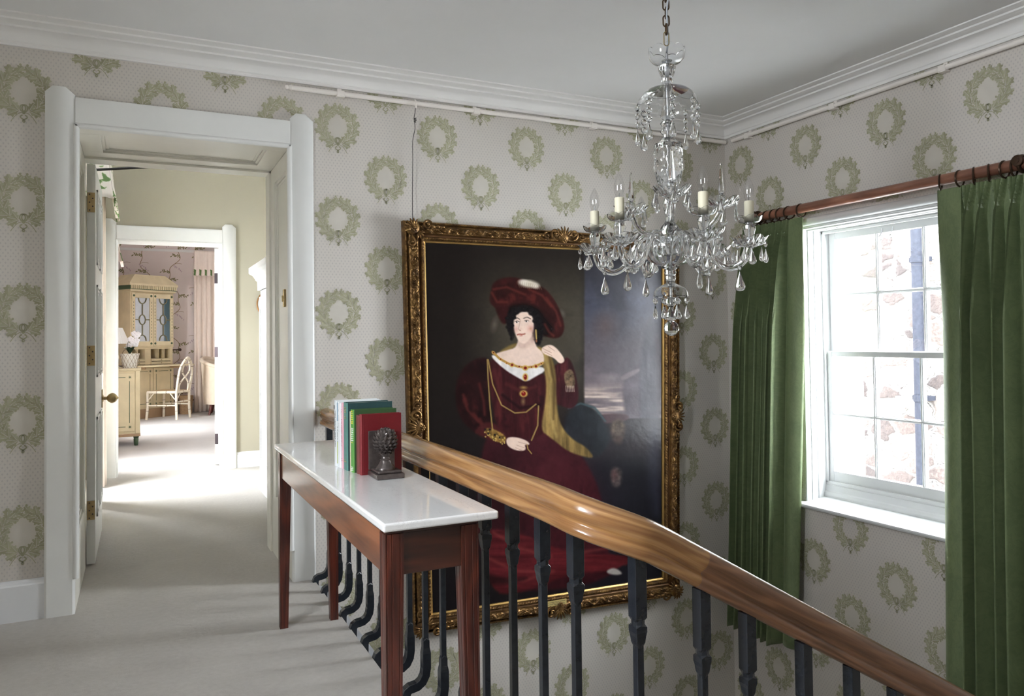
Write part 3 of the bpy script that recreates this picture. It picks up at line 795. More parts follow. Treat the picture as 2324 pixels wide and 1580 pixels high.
# ------------------------------------------------------------------ pine cone bookend
M['resin'] = plain('dark_bronzed_resin', rgb(86, 78, 76), .26, metal=.3, var=.25, vs=60, bs_=.15, bscale=200, spec=.6)
be = thing('bookend', (-3.075, -1.73, TZ), 'dark bronzed pine cone bookend standing in front of the crimson book', 'bookend')
bx0, bx1, by0, by1 = -3.122, -3.024, -1.786, -1.668
MB().box(bx0 + .002, bx1 - .002, by1 - .010, by1 - .001, TZ + .02, TZ + .155).build('back_plate', M['resin'], be, .002)
mb = MB().box(bx0, bx1, by0, by1, TZ, TZ + .018).box(bx0 + .008, bx1 - .008, by0 + .008, by1 - .004, TZ + .018, TZ + .028)
mb.build('plinth', M['resin'], be, .004, 3)
cxb, cyb = -3.077, -1.733
MB().lathe([(.034, TZ + .027), (.034, TZ + .031), (.031, TZ + .036), (.024, TZ + .046), (.019, TZ + .055), (.0175, TZ + .059), (.0195, TZ + .061), (.0195, TZ + .064), (.015, TZ + .066), (.0135, TZ + .071), (.020, TZ + .082)], 28, c=(cxb, cyb, 0)).build('stem', M['resin'], be)
mb = MB(); cz = TZ + .1225; ra, rb_ = .036, .043
mb.ball((cxb, cyb, cz), .034, 20, sq=(1, 1, 1.2))
rows = 11
for i in range(rows):
    el = -PI / 2 + PI * (i + .7) / (rows + .4)
    n_ = max(1, int(round(15 * math.cos(el))))
    for k in range(n_):
        ph = 2 * PI * (k + .5 * (i % 2)) / n_
        p = Vector((ra * math.cos(el) * math.cos(ph), ra * math.cos(el) * math.sin(ph), rb_ * math.sin(el)))
        nrm = Vector((p.x / ra ** 2, p.y / ra ** 2, p.z / rb_ ** 2)).normalized()
        upv = Vector((0, 0, 1)) - nrm * nrm.z
        upv = upv.normalized() if upv.length > .05 else Vector((1, 0, 0))
        sd = upv.cross(nrm); s_ = .0078 * (.70 + .30 * math.cos(el)); c = Vector((cxb, cyb, cz)) + p
        V = [c - upv * s_ - nrm * .004, c + sd * s_ - upv * s_ * .1 - nrm * .001, c + sd * s_ * .8 + upv * s_ * .75 + nrm * s_ * .55, c + upv * s_ * 1.15 + nrm * s_ * .95, c - sd * s_ * .8 + upv * s_ * .75 + nrm * s_ * .55, c - sd * s_ - upv * s_ * .1 - nrm * .001, c + upv * s_ * .25 + nrm * s_ * .95, c + upv * s_ * .8 - nrm * .004]
        mb.add(V, [(0, 1, 6), (1, 2, 6), (2, 3, 6), (3, 4, 6), (4, 5, 6), (5, 0, 6), (2, 1, 7), (3, 2, 7), (4, 3, 7), (5, 4, 7)])
mb.build('pine_cone', M['resin'], be)

# ------------------------------------------------------------------ curtain pole, rings and green damask curtains
m, nt, b = newmat('green_damask_velvet')
v = coords(nt, (1, 1, 1))
n1 = noise(nt, coords(nt, (5, 5, 2.2)), 1.6, 3, .5, 1.8); n2 = noise(nt, coords(nt, (1, 9, 5)), 3.0, 4, .6, 3.0); n3 = noise(nt, v, 500, 2)
fig = ramp(nt, n2, [(.47, (0, 0, 0, 1)), (.50, (1, 1, 1, 1))])
f = mth(nt, 'ADD', mth(nt, 'MULTIPLY', n1, .75), mth(nt, 'MULTIPLY', fig, .14))
nt.links.new(ramp(nt, f, [(.28, (.112, .152, .068, 1)), (.72, (.165, .208, .096, 1))]), b.inputs['Base Color'])
setin(b, Roughness=.62); b.inputs['Sheen Weight'].default_value = .35; b.inputs['Sheen Roughness'].default_value = .35
b.inputs['Sheen Tint'].default_value = (.75, .85, .6, 1)
bump(nt, b, mth(nt, 'ADD', fig, mth(nt, 'MULTIPLY', n3, .6)), .12, .002)
M['damask'] = m
PX, PZ, PRAD = -.095, 2.096, .0290
pole = thing('curtain_pole', (PX, -1.25, PZ), 'thick reddish wooden curtain pole above the stair window', 'curtain pole')
MB().tube([(PX, -.36, PZ + .002), (PX, -2.75, PZ)], PRAD, 24).build('pole', M['pole'], pole)
mb = MB().lathe([(1e-7, 0), (.022, 0), (.03, .008), (.03, .022), (.02, .032), (1e-7, .036)], 16, c=(-.36, PX, PZ) if 0 else (0, 0, 0), T=Matrix.Translation((PX, -.36, PZ)) @ Matrix.Rotation(R_(-90), 4, 'X'))
mb.build('pole_end', M['pole'], pole)
for yb in (-2.135, -.42):
    mb = MB()
    mb.tube([(PX + .037 * math.cos(q), yb, PZ + .037 * math.sin(q)) for q in np.linspace(0, 2 * PI, 20)[:-1]], .009, 8, closed=True, sq=None)
    mb.tube([(PX + .03, yb, PZ), (0, yb, PZ)], .010, 8)
    mb.lathe([(1e-7, 0), (.024, 0), (.028, .006), (.026, .012), (.014, .014), (.014, .018), (1e-7, .019)], 16, T=Matrix.Translation((PX - .034, yb, PZ + .012)) @ Matrix.Rotation(R_(-90), 4, 'Y'))
    mb.build('pole_bracket', M['bronze'], pole)
def bspl(t): return max(0.0, 1 - abs(t)) ** 1
def curtain(label, ylead, sgn, lead, npl, per_top, per_bot, ztop, zbot, rings, shift_bot, seed):
    """ylead: leading edge next to the window; pleats run away from it in direction sgn"""
    cu_ = thing('curtain', (PX, ylead + sgn * .25, ztop), label, 'curtain', 'green damask curtains at the stair window')
    r = random.Random(seed)
    nu, nv = lead_n + npl * 26, 70
    amp = [r.uniform(.8, 1.2) for _ in range(npl + 2)]; wob = [r.uniform(-1, 1) for _ in range(npl + 2)]; ph = [r.uniform(0, 6) for _ in range(npl + 2)]
    V = []
    for j in range(nv + 1):
        t = (j / nv) ** 1.6; z = ztop + (zbot - ztop) * t
        d = (ztop - z)
        per = per_top + (per_bot - per_top) * min(1, t * 1.3)
        hb = max(0, min(1, d / .135))               # 0 at heading, 1 at pinch point
        lo = max(0, min(1, (d - .135) / .55))       # below the pinch
        for i in range(nu + 1):
            if i <= lead_n:
                s = i / lead_n
                y = ylead + sgn * lead * s + shift_bot * t
                x = PX + .012 * math.sin(s * PI) * (.3 + lo) * -1 + .03 * (1 - s) ** 3 * lo
                x += .006 * math.sin(3 * s + 5 * t)
            else:
                q = (i - lead_n) / 26.0; k = min(npl - 1, int(q)); u = q - k      # u 0..1 in pleat
                c = u - .5
                # heading: three fingers fanning from the pinch point
                g = .30 * (1 - hb) + .085 * hb
                fing = sum(max(0, 1 - abs(c - o) / (g * .52)) ** .7 for o in (-g, 0, g))
                fing = min(1, fing)
                wdt = .12 + .30 * lo ** .7
                roll_ = max(0, math.cos(min(PI / 2, abs(c) / wdt * PI / 2))) ** .75
                out = (1 - lo ** .5) * fing * (.030 + .018 * hb) + lo ** .5 * roll_ * (.078 + .026 * amp[k]) 
                out += lo * .010 * math.sin(2 * PI * u + ph[k] + 2.2 * t) 
                x = PX + .018 - out + .004 * math.sin(7 * t + ph[k])
                y = ylead + sgn * (lead + per * q) + shift_bot * t + sgn * lo * .012 * math.sin(2 * PI * u + .8 * wob[k]) + lo * .014 * wob[k] * math.sin(PI * u)
            zz = z
            V.append((x, y, zz))
    F = [(j * (nu + 1) + i, j * (nu + 1) + i + 1, (j + 1) * (nu + 1) + i + 1, (j + 1) * (nu + 1) + i) for j in range(nv) for i in range(nu)]
    o = MB().add(V, F, 0, True).build('drape', M['damask'], cu_)
    o.data.set_sharp_from_angle(angle=R_(80))
    so = o.modifiers.new('cloth_thickness', 'SOLIDIFY'); so.thickness = .004; so.offset = 1 if sgn < 0 else -1
    rm = MB().tube([(.040 * math.cos(q), 0, .040 * math.sin(q)) for q in np.linspace(0, 2 * PI, 29)[:-1]], .0048, 8, closed=True)
    rm.lathe([(1e-7, -.046), (.004, -.046), (.004, -.040), (1e-7, -.040)], 8)
    me = rm.mesh('curtain_ring', M['bronze'])
    for yr in rings:
        q = bpy.data.objects.new('curtain_ring', me); COL.objects.link(q); q.parent = cu_
        q.matrix_parent_inverse = Matrix.Translation(-cu_.location); q.location = (PX, yr, PZ - .010); q.rotation_euler = (0, 0, r.uniform(-.30, .30) + (.25 if sgn < 0 else -.1))
    return cu_
lead_n = 12
curtain('green damask curtain hanging left of the stair window', -.800, 1, .115, 7, .060, .062, 2.045, -.700, [-.790, -.690, -.625, -.565, -.505, -.445, -.385], .13, 2)
curtain('green damask curtain hanging right of the stair window', -1.706, -1, .125, 9, .075, .078, 2.047, -1.45, [-1.722, -1.826, -1.90, -1.975, -2.05, -2.095, -2.16, -2.24, -2.32, -2.40], .05, 9)

# ------------------------------------------------------------------ white picture rails under the cornice
M['railp'] = plain('off_white_rail_paint', rgb(234, 228, 222), .45, var=.03)
def picrail(label, a, b_, brackets, knob_at=None, wall='A'):
    pr = thing('picture_rail', tuple((Vector(a) + Vector(b_)) / 2), label, 'picture rail', 'white picture rails under the cornice')
    MB().tube([a, b_], .0135, 14).build('rod', M['railp'], pr)
    for t in brackets:
        p = Vector(a).lerp(Vector(b_), t)
        mb = MB()
        if wall == 'A': mb.box(p.x - .022, p.x + .022, p.y - .014, p.y + .028, p.z - .021, p.z - .010).box(p.x - .020, p.x + .020, p.y - .016, p.y + .004, p.z - .016, p.z + .015).box(p.x - .012, p.x + .012, p.y + .02, p.y + .03, p.z - .01, p.z + .045)
        else: mb.box(p.x - .014, p.x + .028, p.y - .022, p.y + .022, p.z - .021, p.z - .010).box(p.x - .016, p.x + .004, p.y - .020, p.y + .020, p.z - .016, p.z + .015).box(p.x + .02, p.x + .03, p.y - .012, p.y + .012, p.z - .01, p.z + .045)
        mb.build('bracket', M['railp'], pr, .002)
    if knob_at:
        MB().lathe([(1e-7, 0), (.010, .004), (.013, .012), (.010, .021), (.0125, .024), (.016, .032), (.016, .040), (.0125, .042)], 16, T=Matrix.Translation(knob_at) @ Matrix.Rotation(R_(90), 4, 'Y')).build('finial', M['railp'], pr)
    return pr
picrail('long white picture rail rod under the cornice, from the door to the corner', (-3.085, -.030, 2.694), (-.022, -.030, 2.703), [.088, .36, .635, .92], (-3.122, -.030, 2.694))
picrail('white picture rail rod under the cornice above the stair window', (-.030, -.11, 2.696), (-.030, -3.2, 2.700), [.05, .286, .517, .80], None, 'B')
# ------------------------------------------------------------------ the portrait in its carved gilt frame
OUT = [(-2.4577, 1.9979), (-.4662, 1.9770), (-.5155, -.4672), (-2.4195, -.3978)]
SIG = [(-2.3182, 1.8740), (-.6034, 1.8705), (-.6490, -.3292), (-2.2941, -.2961)]
PLATE = (-1.496, -.350)
PAINT_K = 0.92
pic = thing('framed_portrait', (-1.45, -.03, .75), 'large oil portrait of a seated lady in a maroon gown in a carved gilt frame', 'painting')
m, nt, b = newmat('worn_gilding')
v = coords(nt)
f = noise(nt, v, 22, 5, .65)
nt.links.new(ramp(nt, f, [(.30, rgb(64, 44, 27)), (.55, rgb(126, 94, 54)), (.78, rgb(176, 142, 86))]), b.inputs['Base Color'])
setin(b, Roughness=.40, Metallic=.75); bump(nt, b, noise(nt, v, 260, 3), .12, .002)
M['gilt'] = m
M['giltd'] = plain('dull_gilt_step', rgb(104, 74, 44), .45, metal=.55, var=.15, vs=30)
M['slip'] = plain('plain_gilt_slip', rgb(186, 150, 88), .36, metal=.7, var=.06, vs=20)
PROF = [(0, .002), (.002, .046), (.04, .056), (.085, .058), (.125, .052), (.15, .046), (.17, .050), (.20, .060), (.30, .072), (.40, .076), (.50, .074), (.58, .068), (.615, .058), (.63, .050), (.66, .046), (.715, .044), (.735, .048), (.77, .056), (.83, .058), (.885, .050), (.905, .042), (.915, .040), (.985, .034), (1.0, .022)]
pw = np.array([p[0] for p in PROF]); pd = np.array([p[1] for p in PROF])
WV = np.unique(np.concatenate([pw, np.linspace(.18, .62, 22), np.linspace(.735, .90, 9), np.linspace(0.01, .15, 7)]))
mb = MB(); A4 = [np.array(p) for p in OUT]; B4 = [np.array(p) for p in SIG]
for k in range(4):
    o0, o1, i0, i1 = A4[k], A4[(k + 1) % 4], B4[k], B4[(k + 1) % 4]
    Ln = np.linalg.norm(o1 - o0); nl = int(Ln / .0052)
    s = np.linspace(0, 1, nl + 1)[:, None]; W = WV[None, :]
    Lc = s * Ln - Ln / 2
    base = np.interp(W, pw, pd) + 0 * s
    # outer pearl row, main scrolling leaf carving, inner leaf band
    z1 = np.clip(1 - np.abs((W - .072) / .055), 0, 1)
    rel = z1 * .007 * (np.abs(np.sin(Lc * PI / .019)) - .4)
    z2 = np.clip(1 - np.abs((W - .40) / .215) ** 4, 0, 1)
    per = .118; q = Lc / per
    stem = .40 + .105 * np.sin(2 * PI * q)
    rel2 = np.exp(-((W - stem) / .035) ** 2) * .010
    for off, wc in ((.25, .315), (.75, .485)):
        dq = ((q - off + .5) % 1 - .5) * per; rr = np.sqrt(dq ** 2 + ((W - wc) * .125) ** 2); an = np.arctan2((W - wc) * .125, dq)
        rel2 = np.maximum(rel2, np.where(rr < .024, .011 * (.5 + .5 * np.cos(rr * 620 - an)) * (1 - (rr / .026) ** 2) + .002, 0))
    rel2 = np.maximum(rel2, .0075 * np.clip(np.sin(Lc * 2 * PI / .0295 + 9 * np.sin(W * 17)) * np.sin(W * 44 + 2 * np.sin(Lc * 70)), 0, 1))
    rel += z2 * (rel2 - .0035)
    z3 = np.clip(1 - np.abs((W - .815) / .075) ** 3, 0, 1)
    rel += z3 * .0065 * (np.abs(np.sin(Lc * PI / .021 + (W - .81) * 16)) ** .7 - .45 + .5 * np.cos(2 * PI * Lc / .042) * (W - .8) * 8)
    dpt = base + rel
    ox = o0[None, :] + s * (o1 - o0); ix = i0[None, :] + s * (i1 - i0)
    X = ox[:, None, :] * (1 - WV)[None, :, None] + ix[:, None, :] * WV[None, :, None]
    nw = len(WV)
    V = [(float(X[a, c, 0]), -float(dpt[a, c]), float(X[a, c, 1])) for a in range(nl + 1) for c in range(nw)]
    F = []; mats = []
    o_ = len(mb.v)
    for a in range(nl):
        for c in range(nw - 1):
            F.append((a * nw + c, a * nw + c + 1, (a + 1) * nw + c + 1, (a + 1) * nw + c))
            wm = (WV[c] + WV[c + 1]) / 2; mats.append(1 if .632 < wm < .735 else (2 if wm > .91 else 0))
    mb.add(V, F, 0, True); mb.m[-len(F):] = mats
fr = mb.build('frame', [M['gilt'], M['giltd'], M['slip']], pic)

def spiral(mb, c, r0, turns, a0, sg, th, dep, grow=.16):
    pts = []; rr = []; n = int(20 * turns) + 4
    for i in range(n):
        t = i / (n - 1); a = a0 + sg * t * turns * 2 * PI; r = r0 * (1 - .86 * t)
        pts.append((c[0] + r * math.cos(a), -dep - .012 * t, c[1] + r * math.sin(a))); rr.append(th * (.55 + .6 * math.sin(PI * min(1, t * 1.3 + .08))))
    mb.tube(pts, rr, 8)
    mb.ball((pts[-1][0], pts[-1][1] - .002, pts[-1][2]), th * 1.35, 8)
def rosette(mb, c, r, dep):
    mb.ball((c[0], -dep, c[1]), r * .42, 10, sq=(1, .7, 1))
    for k in range(7):
        a = 2 * PI * k / 7
        mb.ball((c[0] + r * .68 * math.cos(a), -dep + .004, c[1] + r * .68 * math.sin(a)), r * .36, 8, sq=(1, .6, 1))
def lobes(mb, c, dirn, n, r, spread, dep, l0=.0):
    for k in range(n):
        a = dirn + spread * (k / (n - 1) - .5)
        p = [(c[0] + q * r * math.cos(a + .25 * (k / (n - 1) - .5) * q), -dep - .010 * math.sin(PI * q * .9), c[1] + q * r * math.sin(a + .25 * (k / (n - 1) - .5) * q)) for q in np.linspace(.25, 1, 6)]
        mb.tube(p, [.003, .0055, .0068, .0065, .005, .0025], 8)
orn = []
def corner(k):
    o, i = A4[k], B4[k]; c = o + (i - o) * .36
    dx = 1 if i[0] > o[0] else -1; dz = 1 if i[1] > o[1] else -1
    mb = MB()
    mb.ball((c[0], -.070, c[1]), .045, 16, sq=(1, .42, 1))
    lobes(mb, c, math.atan2(-dz, -dx), 7, .056, 2.2, .078)
    rosette(mb, (c[0], c[1]), .022, .095)
    spiral(mb, (c[0] + dx * .085, c[1] - dz * .018), .030, 1.25, PI / 2 * (1 - dx) + .4, -dx * dz, .0075, .084)
    spiral(mb, (c[0] - dx * .018, c[1] + dz * .085), .030, 1.25, -PI / 2 * dz, dx * dz, .0075, .084)
    for t, r in ((.115, .010), (.15, .0085), (.18, .007)):
        mb.ball((c[0] + dx * t, -.084, c[1] - dz * .012), r, 8, sq=(1.8, .7, 1)); mb.ball((c[0] - dx * .012, -.084, c[1] + dz * t), r, 8, sq=(1, .7, 1.8))
    lobes(mb, (c[0] + dx * .02, c[1] + dz * .02), math.atan2(dz, dx), 4, .05, 1.2, .075)
    mb.build('corner_ornament', M['gilt'], pic)
for k in range(4): corner(k)
def centre(k, t=.5):
    o0, o1, i0, i1 = A4[k], A4[(k + 1) % 4], B4[k], B4[(k + 1) % 4]
    o = o0 + (o1 - o0) * t; i = i0 + (i1 - i0) * t; c = o + (i - o) * .34
    tv = (o1 - o0) / np.linalg.norm(o1 - o0); nv = (o - i) / np.linalg.norm(o - i)   # along, outward
    an = math.atan2(nv[1], nv[0]); at = math.atan2(tv[1], tv[0])
    mb = MB()
    mb.ball((c[0], -.074, c[1]), .042, 16, sq=(1, .45, 1))
    lobes(mb, c - nv * .012, an, 7, .078, 1.9, .080)
    rosette(mb, c - nv * .026, .019, .094)
    for sg in (1, -1):
        d = c + tv * sg * .066 + nv * .012
        spiral(mb, d, .034, 1.3, an + PI, sg, .008, .084)
        d2 = c + tv * sg * .125 - nv * .002
        spiral(mb, d2, .022, 1.1, an, -sg, .006, .082)
        for q, r in ((.155, .008), (.178, .0065)): 
            e = c + tv * sg * q; mb.ball((e[0], -.084, e[1]), r, 8, sq=(1.3, .7, 1.3))
    mb.build('centre_ornament', M['gilt'], pic)
for k in range(4): centre(k, .53 if k == 0 else .5)
# maker's plate at the foot of the frame, its engraving too fine to read
pl = MB()
pc = np.array(PLATE)
T = Matrix.Translation((pc[0], -.083, pc[1])) @ Matrix.Rotation(.0, 4, 'Y')
pl.box(-.071, .071, -.002, .006, -.016, .016, 0, T)
r = random.Random(8)
for z, x0, x1 in ((.0085, -.062, .062), (.002, -.03, .03), (-.0045, -.060, .058), (-.0105, -.012, .012)):
    x = x0
    while x < x1:
        l = r.uniform(.003, .0055); pl.box(x, min(x + l, x1), -.0026, -.0015, z - .0014, z + .0014, 1, T); x += l + (.0016 if r.random() < .8 else .006)
pl.build('name_plate', [M['brass'] if 0 else plain('pale_brass_plate', rgb(206, 184, 120), .45, metal=.35), ink], pic, .0006)
# hanging wire on its hook
hk = thing('picture_wire', (-2.39, -.03, 2.3), 'thin dark hanging wire and hook between the picture rail and the frame corner', 'picture wire')
MB().tube(spline([(-2.378, -.047, 2.672), (-2.380, -.047, 2.640), (-2.386, -.045, 2.60), (-2.379, -.040, 2.545), (-2.392, -.035, 2.47), (-2.393, -.035, 2.35), (-2.397, -.035, 2.15), (-2.402, -.050, 1.985)], 6), .0021, 6).build('wire', M['wire'], hk)
mb = MB().tube(spline([(-2.376, -.020, 2.70), (-2.376, -.030, 2.714), (-2.376, -.046, 2.706), (-2.376, -.050, 2.685), (-2.376, -.047, 2.668), (-2.376, -.056, 2.664), (-2.376, -.062, 2.676)], 6), .0042, 8)
mb.build('hook', M['railp'], hk)
MB().tube([(-2.380 + .006 * math.cos(q), -.047 + .003 * math.sin(2 * q), 2.605 - .0022 * q) for q in np.linspace(0, 12, 26)], .0028, 6).build('wire_knot', M['wire'], hk)

# ---- the canvas: a fine mesh whose colour attribute is painted shape by shape
NU, NVV = 430, 540
uu, vv = np.meshgrid(np.linspace(0, 1, NU + 1), np.linspace(0, 1, NVV + 1))
SKP = [(966, 551), (1503, 577), (1503, 1311), (983, 1392)]     # sketch coordinates of the four corners of the canvas
Amat = []; bv_ = []
for (u_, v_), (x_, y_) in zip(((0, 0), (1, 0), (1, 1), (0, 1)), SKP):
    Amat.append([u_, v_, 1, 0, 0, 0, -u_ * x_, -v_ * x_]); bv_.append(x_); Amat.append([0, 0, 0, u_, v_, 1, -u_ * y_, -v_ * y_]); bv_.append(y_)
h = np.linalg.solve(np.array(Amat, float), np.array(bv_, float))
den = h[6] * uu + h[7] * vv + 1
X = (h[0] * uu + h[1] * vv + h[2]) / den; Y = (h[3] * uu + h[4] * vv + h[5]) / den
rs = np.random.RandomState(4)
def vnoise(sx, sy, seed, octv=4):
    out = np.zeros_like(X); am = 1; tot = 0
    for o in range(octv):
        g = np.random.RandomState(seed + o).rand(220, 220)
        xs = (X / sx * 2 ** o) % 218; ysn = (Y / sy * 2 ** o) % 218
        xi = xs.astype(int); yi = ysn.astype(int); fx = xs - xi; fy = ysn - yi
        fx = fx * fx * (3 - 2 * fx); fy = fy * fy * (3 - 2 * fy)
        out += am * ((g[yi, xi] * (1 - fx) + g[yi, xi + 1] * fx) * (1 - fy) + (g[yi + 1, xi] * (1 - fx) + g[yi + 1, xi + 1] * fx) * fy)
        tot += am; am *= .5
    return out / tot
N1 = vnoise(60, 60, 1); N2 = vnoise(22, 34, 20); N3 = vnoise(7, 7, 40, 3); NH = vnoise(90, 9, 60); NV_ = vnoise(9, 60, 80)
IM = np.zeros(X.shape + (3,))
def C3(c): return np.array(c, float)
def over(mask, col):
    global IM
    col = col if isinstance(col, np.ndarray) and col.ndim == 3 else C3(col)[None, None, :]
    IM = IM * (1 - mask[..., None]) + col * mask[..., None]
def sst(d, w): t = np.clip(.5 - d / w, 0, 1); return t * t * (3 - 2 * t)
def poly_sd(P, smooth=True):
    P = np.array(P, float)
    if smooth:
        for _ in range(2):
            Q = np.roll(P, -1, 0); P = np.stack([P * .75 + Q * .25, P * .25 + Q * .75], 1).reshape(-1, 2)
    x0, y0 = P.min(0) - 30; x1, y1 = P.max(0) + 30
    sel = (X > x0) & (X < x1) & (Y > y0) & (Y < y1)
    xs, ysn = X[sel], Y[sel]; d = np.full(xs.shape, 1e9); ins = np.zeros(xs.shape, bool)
    for i in range(len(P)):
        a, b_ = P[i], P[(i + 1) % len(P)]; e = b_ - a
        t = np.clip(((xs - a[0]) * e[0] + (ysn - a[1]) * e[1]) / (e @ e + 1e-9), 0, 1)
        d = np.minimum(d, (xs - a[0] - t * e[0]) ** 2 + (ysn - a[1] - t * e[1]) ** 2)
        c = (a[1] > ysn) != (b_[1] > ysn)
        with np.errstate(divide='ignore', invalid='ignore'): xi = (b_[0] - a[0]) * (ysn - a[1]) / (b_[1] - a[1] + 1e-12) + a[0]
        ins ^= c & (xs < xi)
    D = np.full(X.shape, 1e3); D[sel] = np.sqrt(d) * np.where(ins, -1, 1)
    return D
def folds(P, col, tex, thr, gain=5.0, alpha=.6, soft=14):
    over(sst(poly_sd(P) + soft * .4, soft) * np.clip((tex - thr) * gain, 0, 1) * alpha, col)
def shape(P, col, soft=3.0, tex=None, amt=0.0, jit=0.0, alpha=1.0, smooth=True):
    D = poly_sd(P, smooth) + jit * (N3 - .5) * 2
    mk_ = sst(D, soft * 1.5) * alpha
    c = C3(col)[None, None, :] * np.ones(X.shape + (1,))
    if tex is not None: c = c * (1 + amt * (tex[..., None] - .5) * 2)
    over(mk_, c)
def blob(x, y, rx, ry, col, rot=0, soft=.5, alpha=1.0):
    ca, sa = math.cos(rot), math.sin(rot); dx, dy = X - x, Y - y
    q = np.sqrt(((dx * ca + dy * sa) / rx) ** 2 + ((-dx * sa + dy * ca) / ry) ** 2)
    over(np.clip((1 - q) / soft, 0, 1) * alpha, col)
def line(P, wd, col, alpha=1.0, soft=1.2):
    D = np.full(X.shape, 1e9); P = np.array(P, float)
    for i in range(len(P) - 1):
        a, b_ = P[i], P[i + 1]; e = b_ - a
        t = np.clip(((X - a[0]) * e[0] + (Y - a[1]) * e[1]) / (e @ e + 1e-9), 0, 1)
        D = np.minimum(D, np.hypot(X - a[0] - t * e[0], Y - a[1] - t * e[1]))
    over(sst(D - wd, soft) * alpha, col)
# background: dark hanging, warm wall behind the head, stormy sky with a low sunset
IM[:] = C3((40, 33, 30))
over(np.clip((X - 1040) / 110, 0, 1) * np.clip((1330 - X) / 40 + .6, 0, 1) * np.clip((Y - 540) / 160, .25, 1) * np.clip((980 - Y) / 160, 0, 1) * .9, (82, 74, 61))
over(np.clip((N1 - .5) * 2.4, 0, 1) * .35, (30, 26, 27))
over(np.clip((Y - 900) / 240, 0, 1) * .75, (36, 31, 35))
sky = sst(1326 - X + 3 * (N2 - .5), 7)
skc = np.ones(X.shape + (1,)) * C3((56, 56, 64))[None, None, :]
def lerpc(c0, c1, t): return c0 * (1 - t[..., None]) + C3(c1)[None, None, :] * t[..., None]
skc = lerpc(skc, (74, 76, 94), np.clip((Y - 590) / 90, 0, 1)); skc = lerpc(skc, (96, 88, 96), np.clip((Y - 700) / 90, 0, 1))
skc = lerpc(skc, (120, 106, 112), np.clip((Y - 800) / 70, 0, 1) * np.clip((N1 * 1.7 - .3), 0, 1)); skc = lerpc(skc, (168, 146, 140), np.clip((Y - 868) / 40, 0, 1) * np.clip(NH * 2.2 - .55, 0, 1))
skc = lerpc(skc, (212, 188, 168), np.clip((Y - 885) / 30, 0, 1) * np.clip(NH * 4 - 1.9, 0, 1) * np.clip((1445 - X) / 60, 0, 1))
skc = lerpc(skc, (58, 56, 66), np.clip((N1 - .52) * 5, 0, 1) * np.clip((850 - Y) / 120, 0, 1) * .6)
over(sky * np.clip((962 - Y) / 6, 0, 1), skc)
blob(1375, 745, 40, 48, (104, 84, 84), 0, .9, .7); blob(1455, 690, 45, 70, (104, 106, 130), .2, 1, .6); blob(1385, 865, 40, 16, (150, 136, 138), 0, .9, .6)
shape([(1412, 868), (1446, 842), (1470, 800), (1480, 770), (1503, 760), (1503, 1030), (1440, 1015), (1418, 950)], (96, 84, 94), 8, N2, .16)
shape([(1452, 850), (1466, 740), (1482, 720), (1490, 780), (1494, 1000), (1456, 1000)], (66, 62, 76), 10, N2, .15)
shape([(1408, 862), (1450, 842), (1455, 850), (1412, 874)], (128, 114, 118), 4)
over(sky * sst(958 - Y, 6), np.ones(X.shape + (1,)) * C3((52, 45, 50))[None, None, :] * (1 + .3 * (N1[..., None] - .5)))
shape([(1330, 950), (1428, 945), (1428, 966), (1330, 972)], (92, 70, 74), 4); shape([(1385, 962), (1420, 960), (1418, 1010), (1388, 1012)], (100, 84, 72), 8, N3, .3)
blob(1372, 1000, 18, 30, (60, 84, 90), 0, 1, .6); blob(1404, 1008, 14, 14, (130, 92, 70), 0, .9, .5); blob(1400, 1010, 55, 34, (50, 44, 52), 0, .9, .4)
over(sst(1046 - Y, 60) * sst(1330 - X, 60), np.ones(X.shape + (1,)) * C3((37, 36, 44))[None, None, :] * (1 + .25 * (N1[..., None] - .5)))
shape([(1470, 960), (1503, 960), (1503, 1180), (1478, 1170)], (64, 64, 82), 22, N2, .2, alpha=.7)
shape([(1386, 1070), (1412, 1070), (1410, 1112), (1388, 1112)], (112, 96, 90), 9, N3, .4, alpha=.7); blob(1395, 1085, 12, 20, (96, 52, 50), 0, .9, .5)
# chair behind, shawl, gown
shape([(1278, 1015), (1283, 945), (1312, 922), (1345, 930), (1372, 960), (1384, 1010), (1360, 1050), (1300, 1050)], (42, 46, 52), 9, N2, .25)
line([(1290, 935), (1318, 924), (1350, 934), (1374, 964)], 2.2, (66, 92, 98), .8, 4)
shape([(1130, 806), (1168, 784), (1178, 790), (1140, 812)], (140, 112, 66), 5)
shape([(1100, 1000), (1130, 985), (1240, 975), (1292, 1005), (1332, 1058), (1362, 1120), (1376, 1200), (1380, 1265), (1412, 1300), (1300, 1340), (1140, 1345), (1098, 1290), (1080, 1200), (1086, 1090)], (74, 27, 40), 7, N2, .22)
over(np.exp(-((X - 1265 - (Y - 1100) * .3) / 75) ** 2 - ((Y - 1130) / 110) ** 2) * .55, (98, 36, 52))
SKT = [(1110, 1010), (1290, 1010), (1330, 1060), (1362, 1120), (1376, 1200), (1300, 1330), (1140, 1340), (1098, 1290), (1086, 1090)]
folds(SKT, (100, 38, 54), N1, .55, 4, .5); folds(SKT, (44, 18, 28), N2, .6, 5, .5)
over(np.exp(-((X - 1140) / 40) ** 2 - ((Y - 1120) / 120) ** 2) * .5, (44, 22, 30))
shape([(1092, 1225), (1120, 1205), (1180, 1215), (1262, 1250), (1330, 1260), (1420, 1262), (1440, 1278), (1380, 1300), (1290, 1305), (1235, 1330), (1160, 1352), (1118, 1345), (1100, 1290)], (112, 32, 44), 6, NH, .28, 3)
for P in ([(1120, 1215), (1180, 1250), (1250, 1268)], [(1105, 1270), (1170, 1300), (1240, 1300)], [(1290, 1262), (1370, 1250), (1440, 1236)], [(1130, 1325), (1190, 1320), (1255, 1300)]):
    line(P, 3.5, (154, 58, 66), .6, 9)
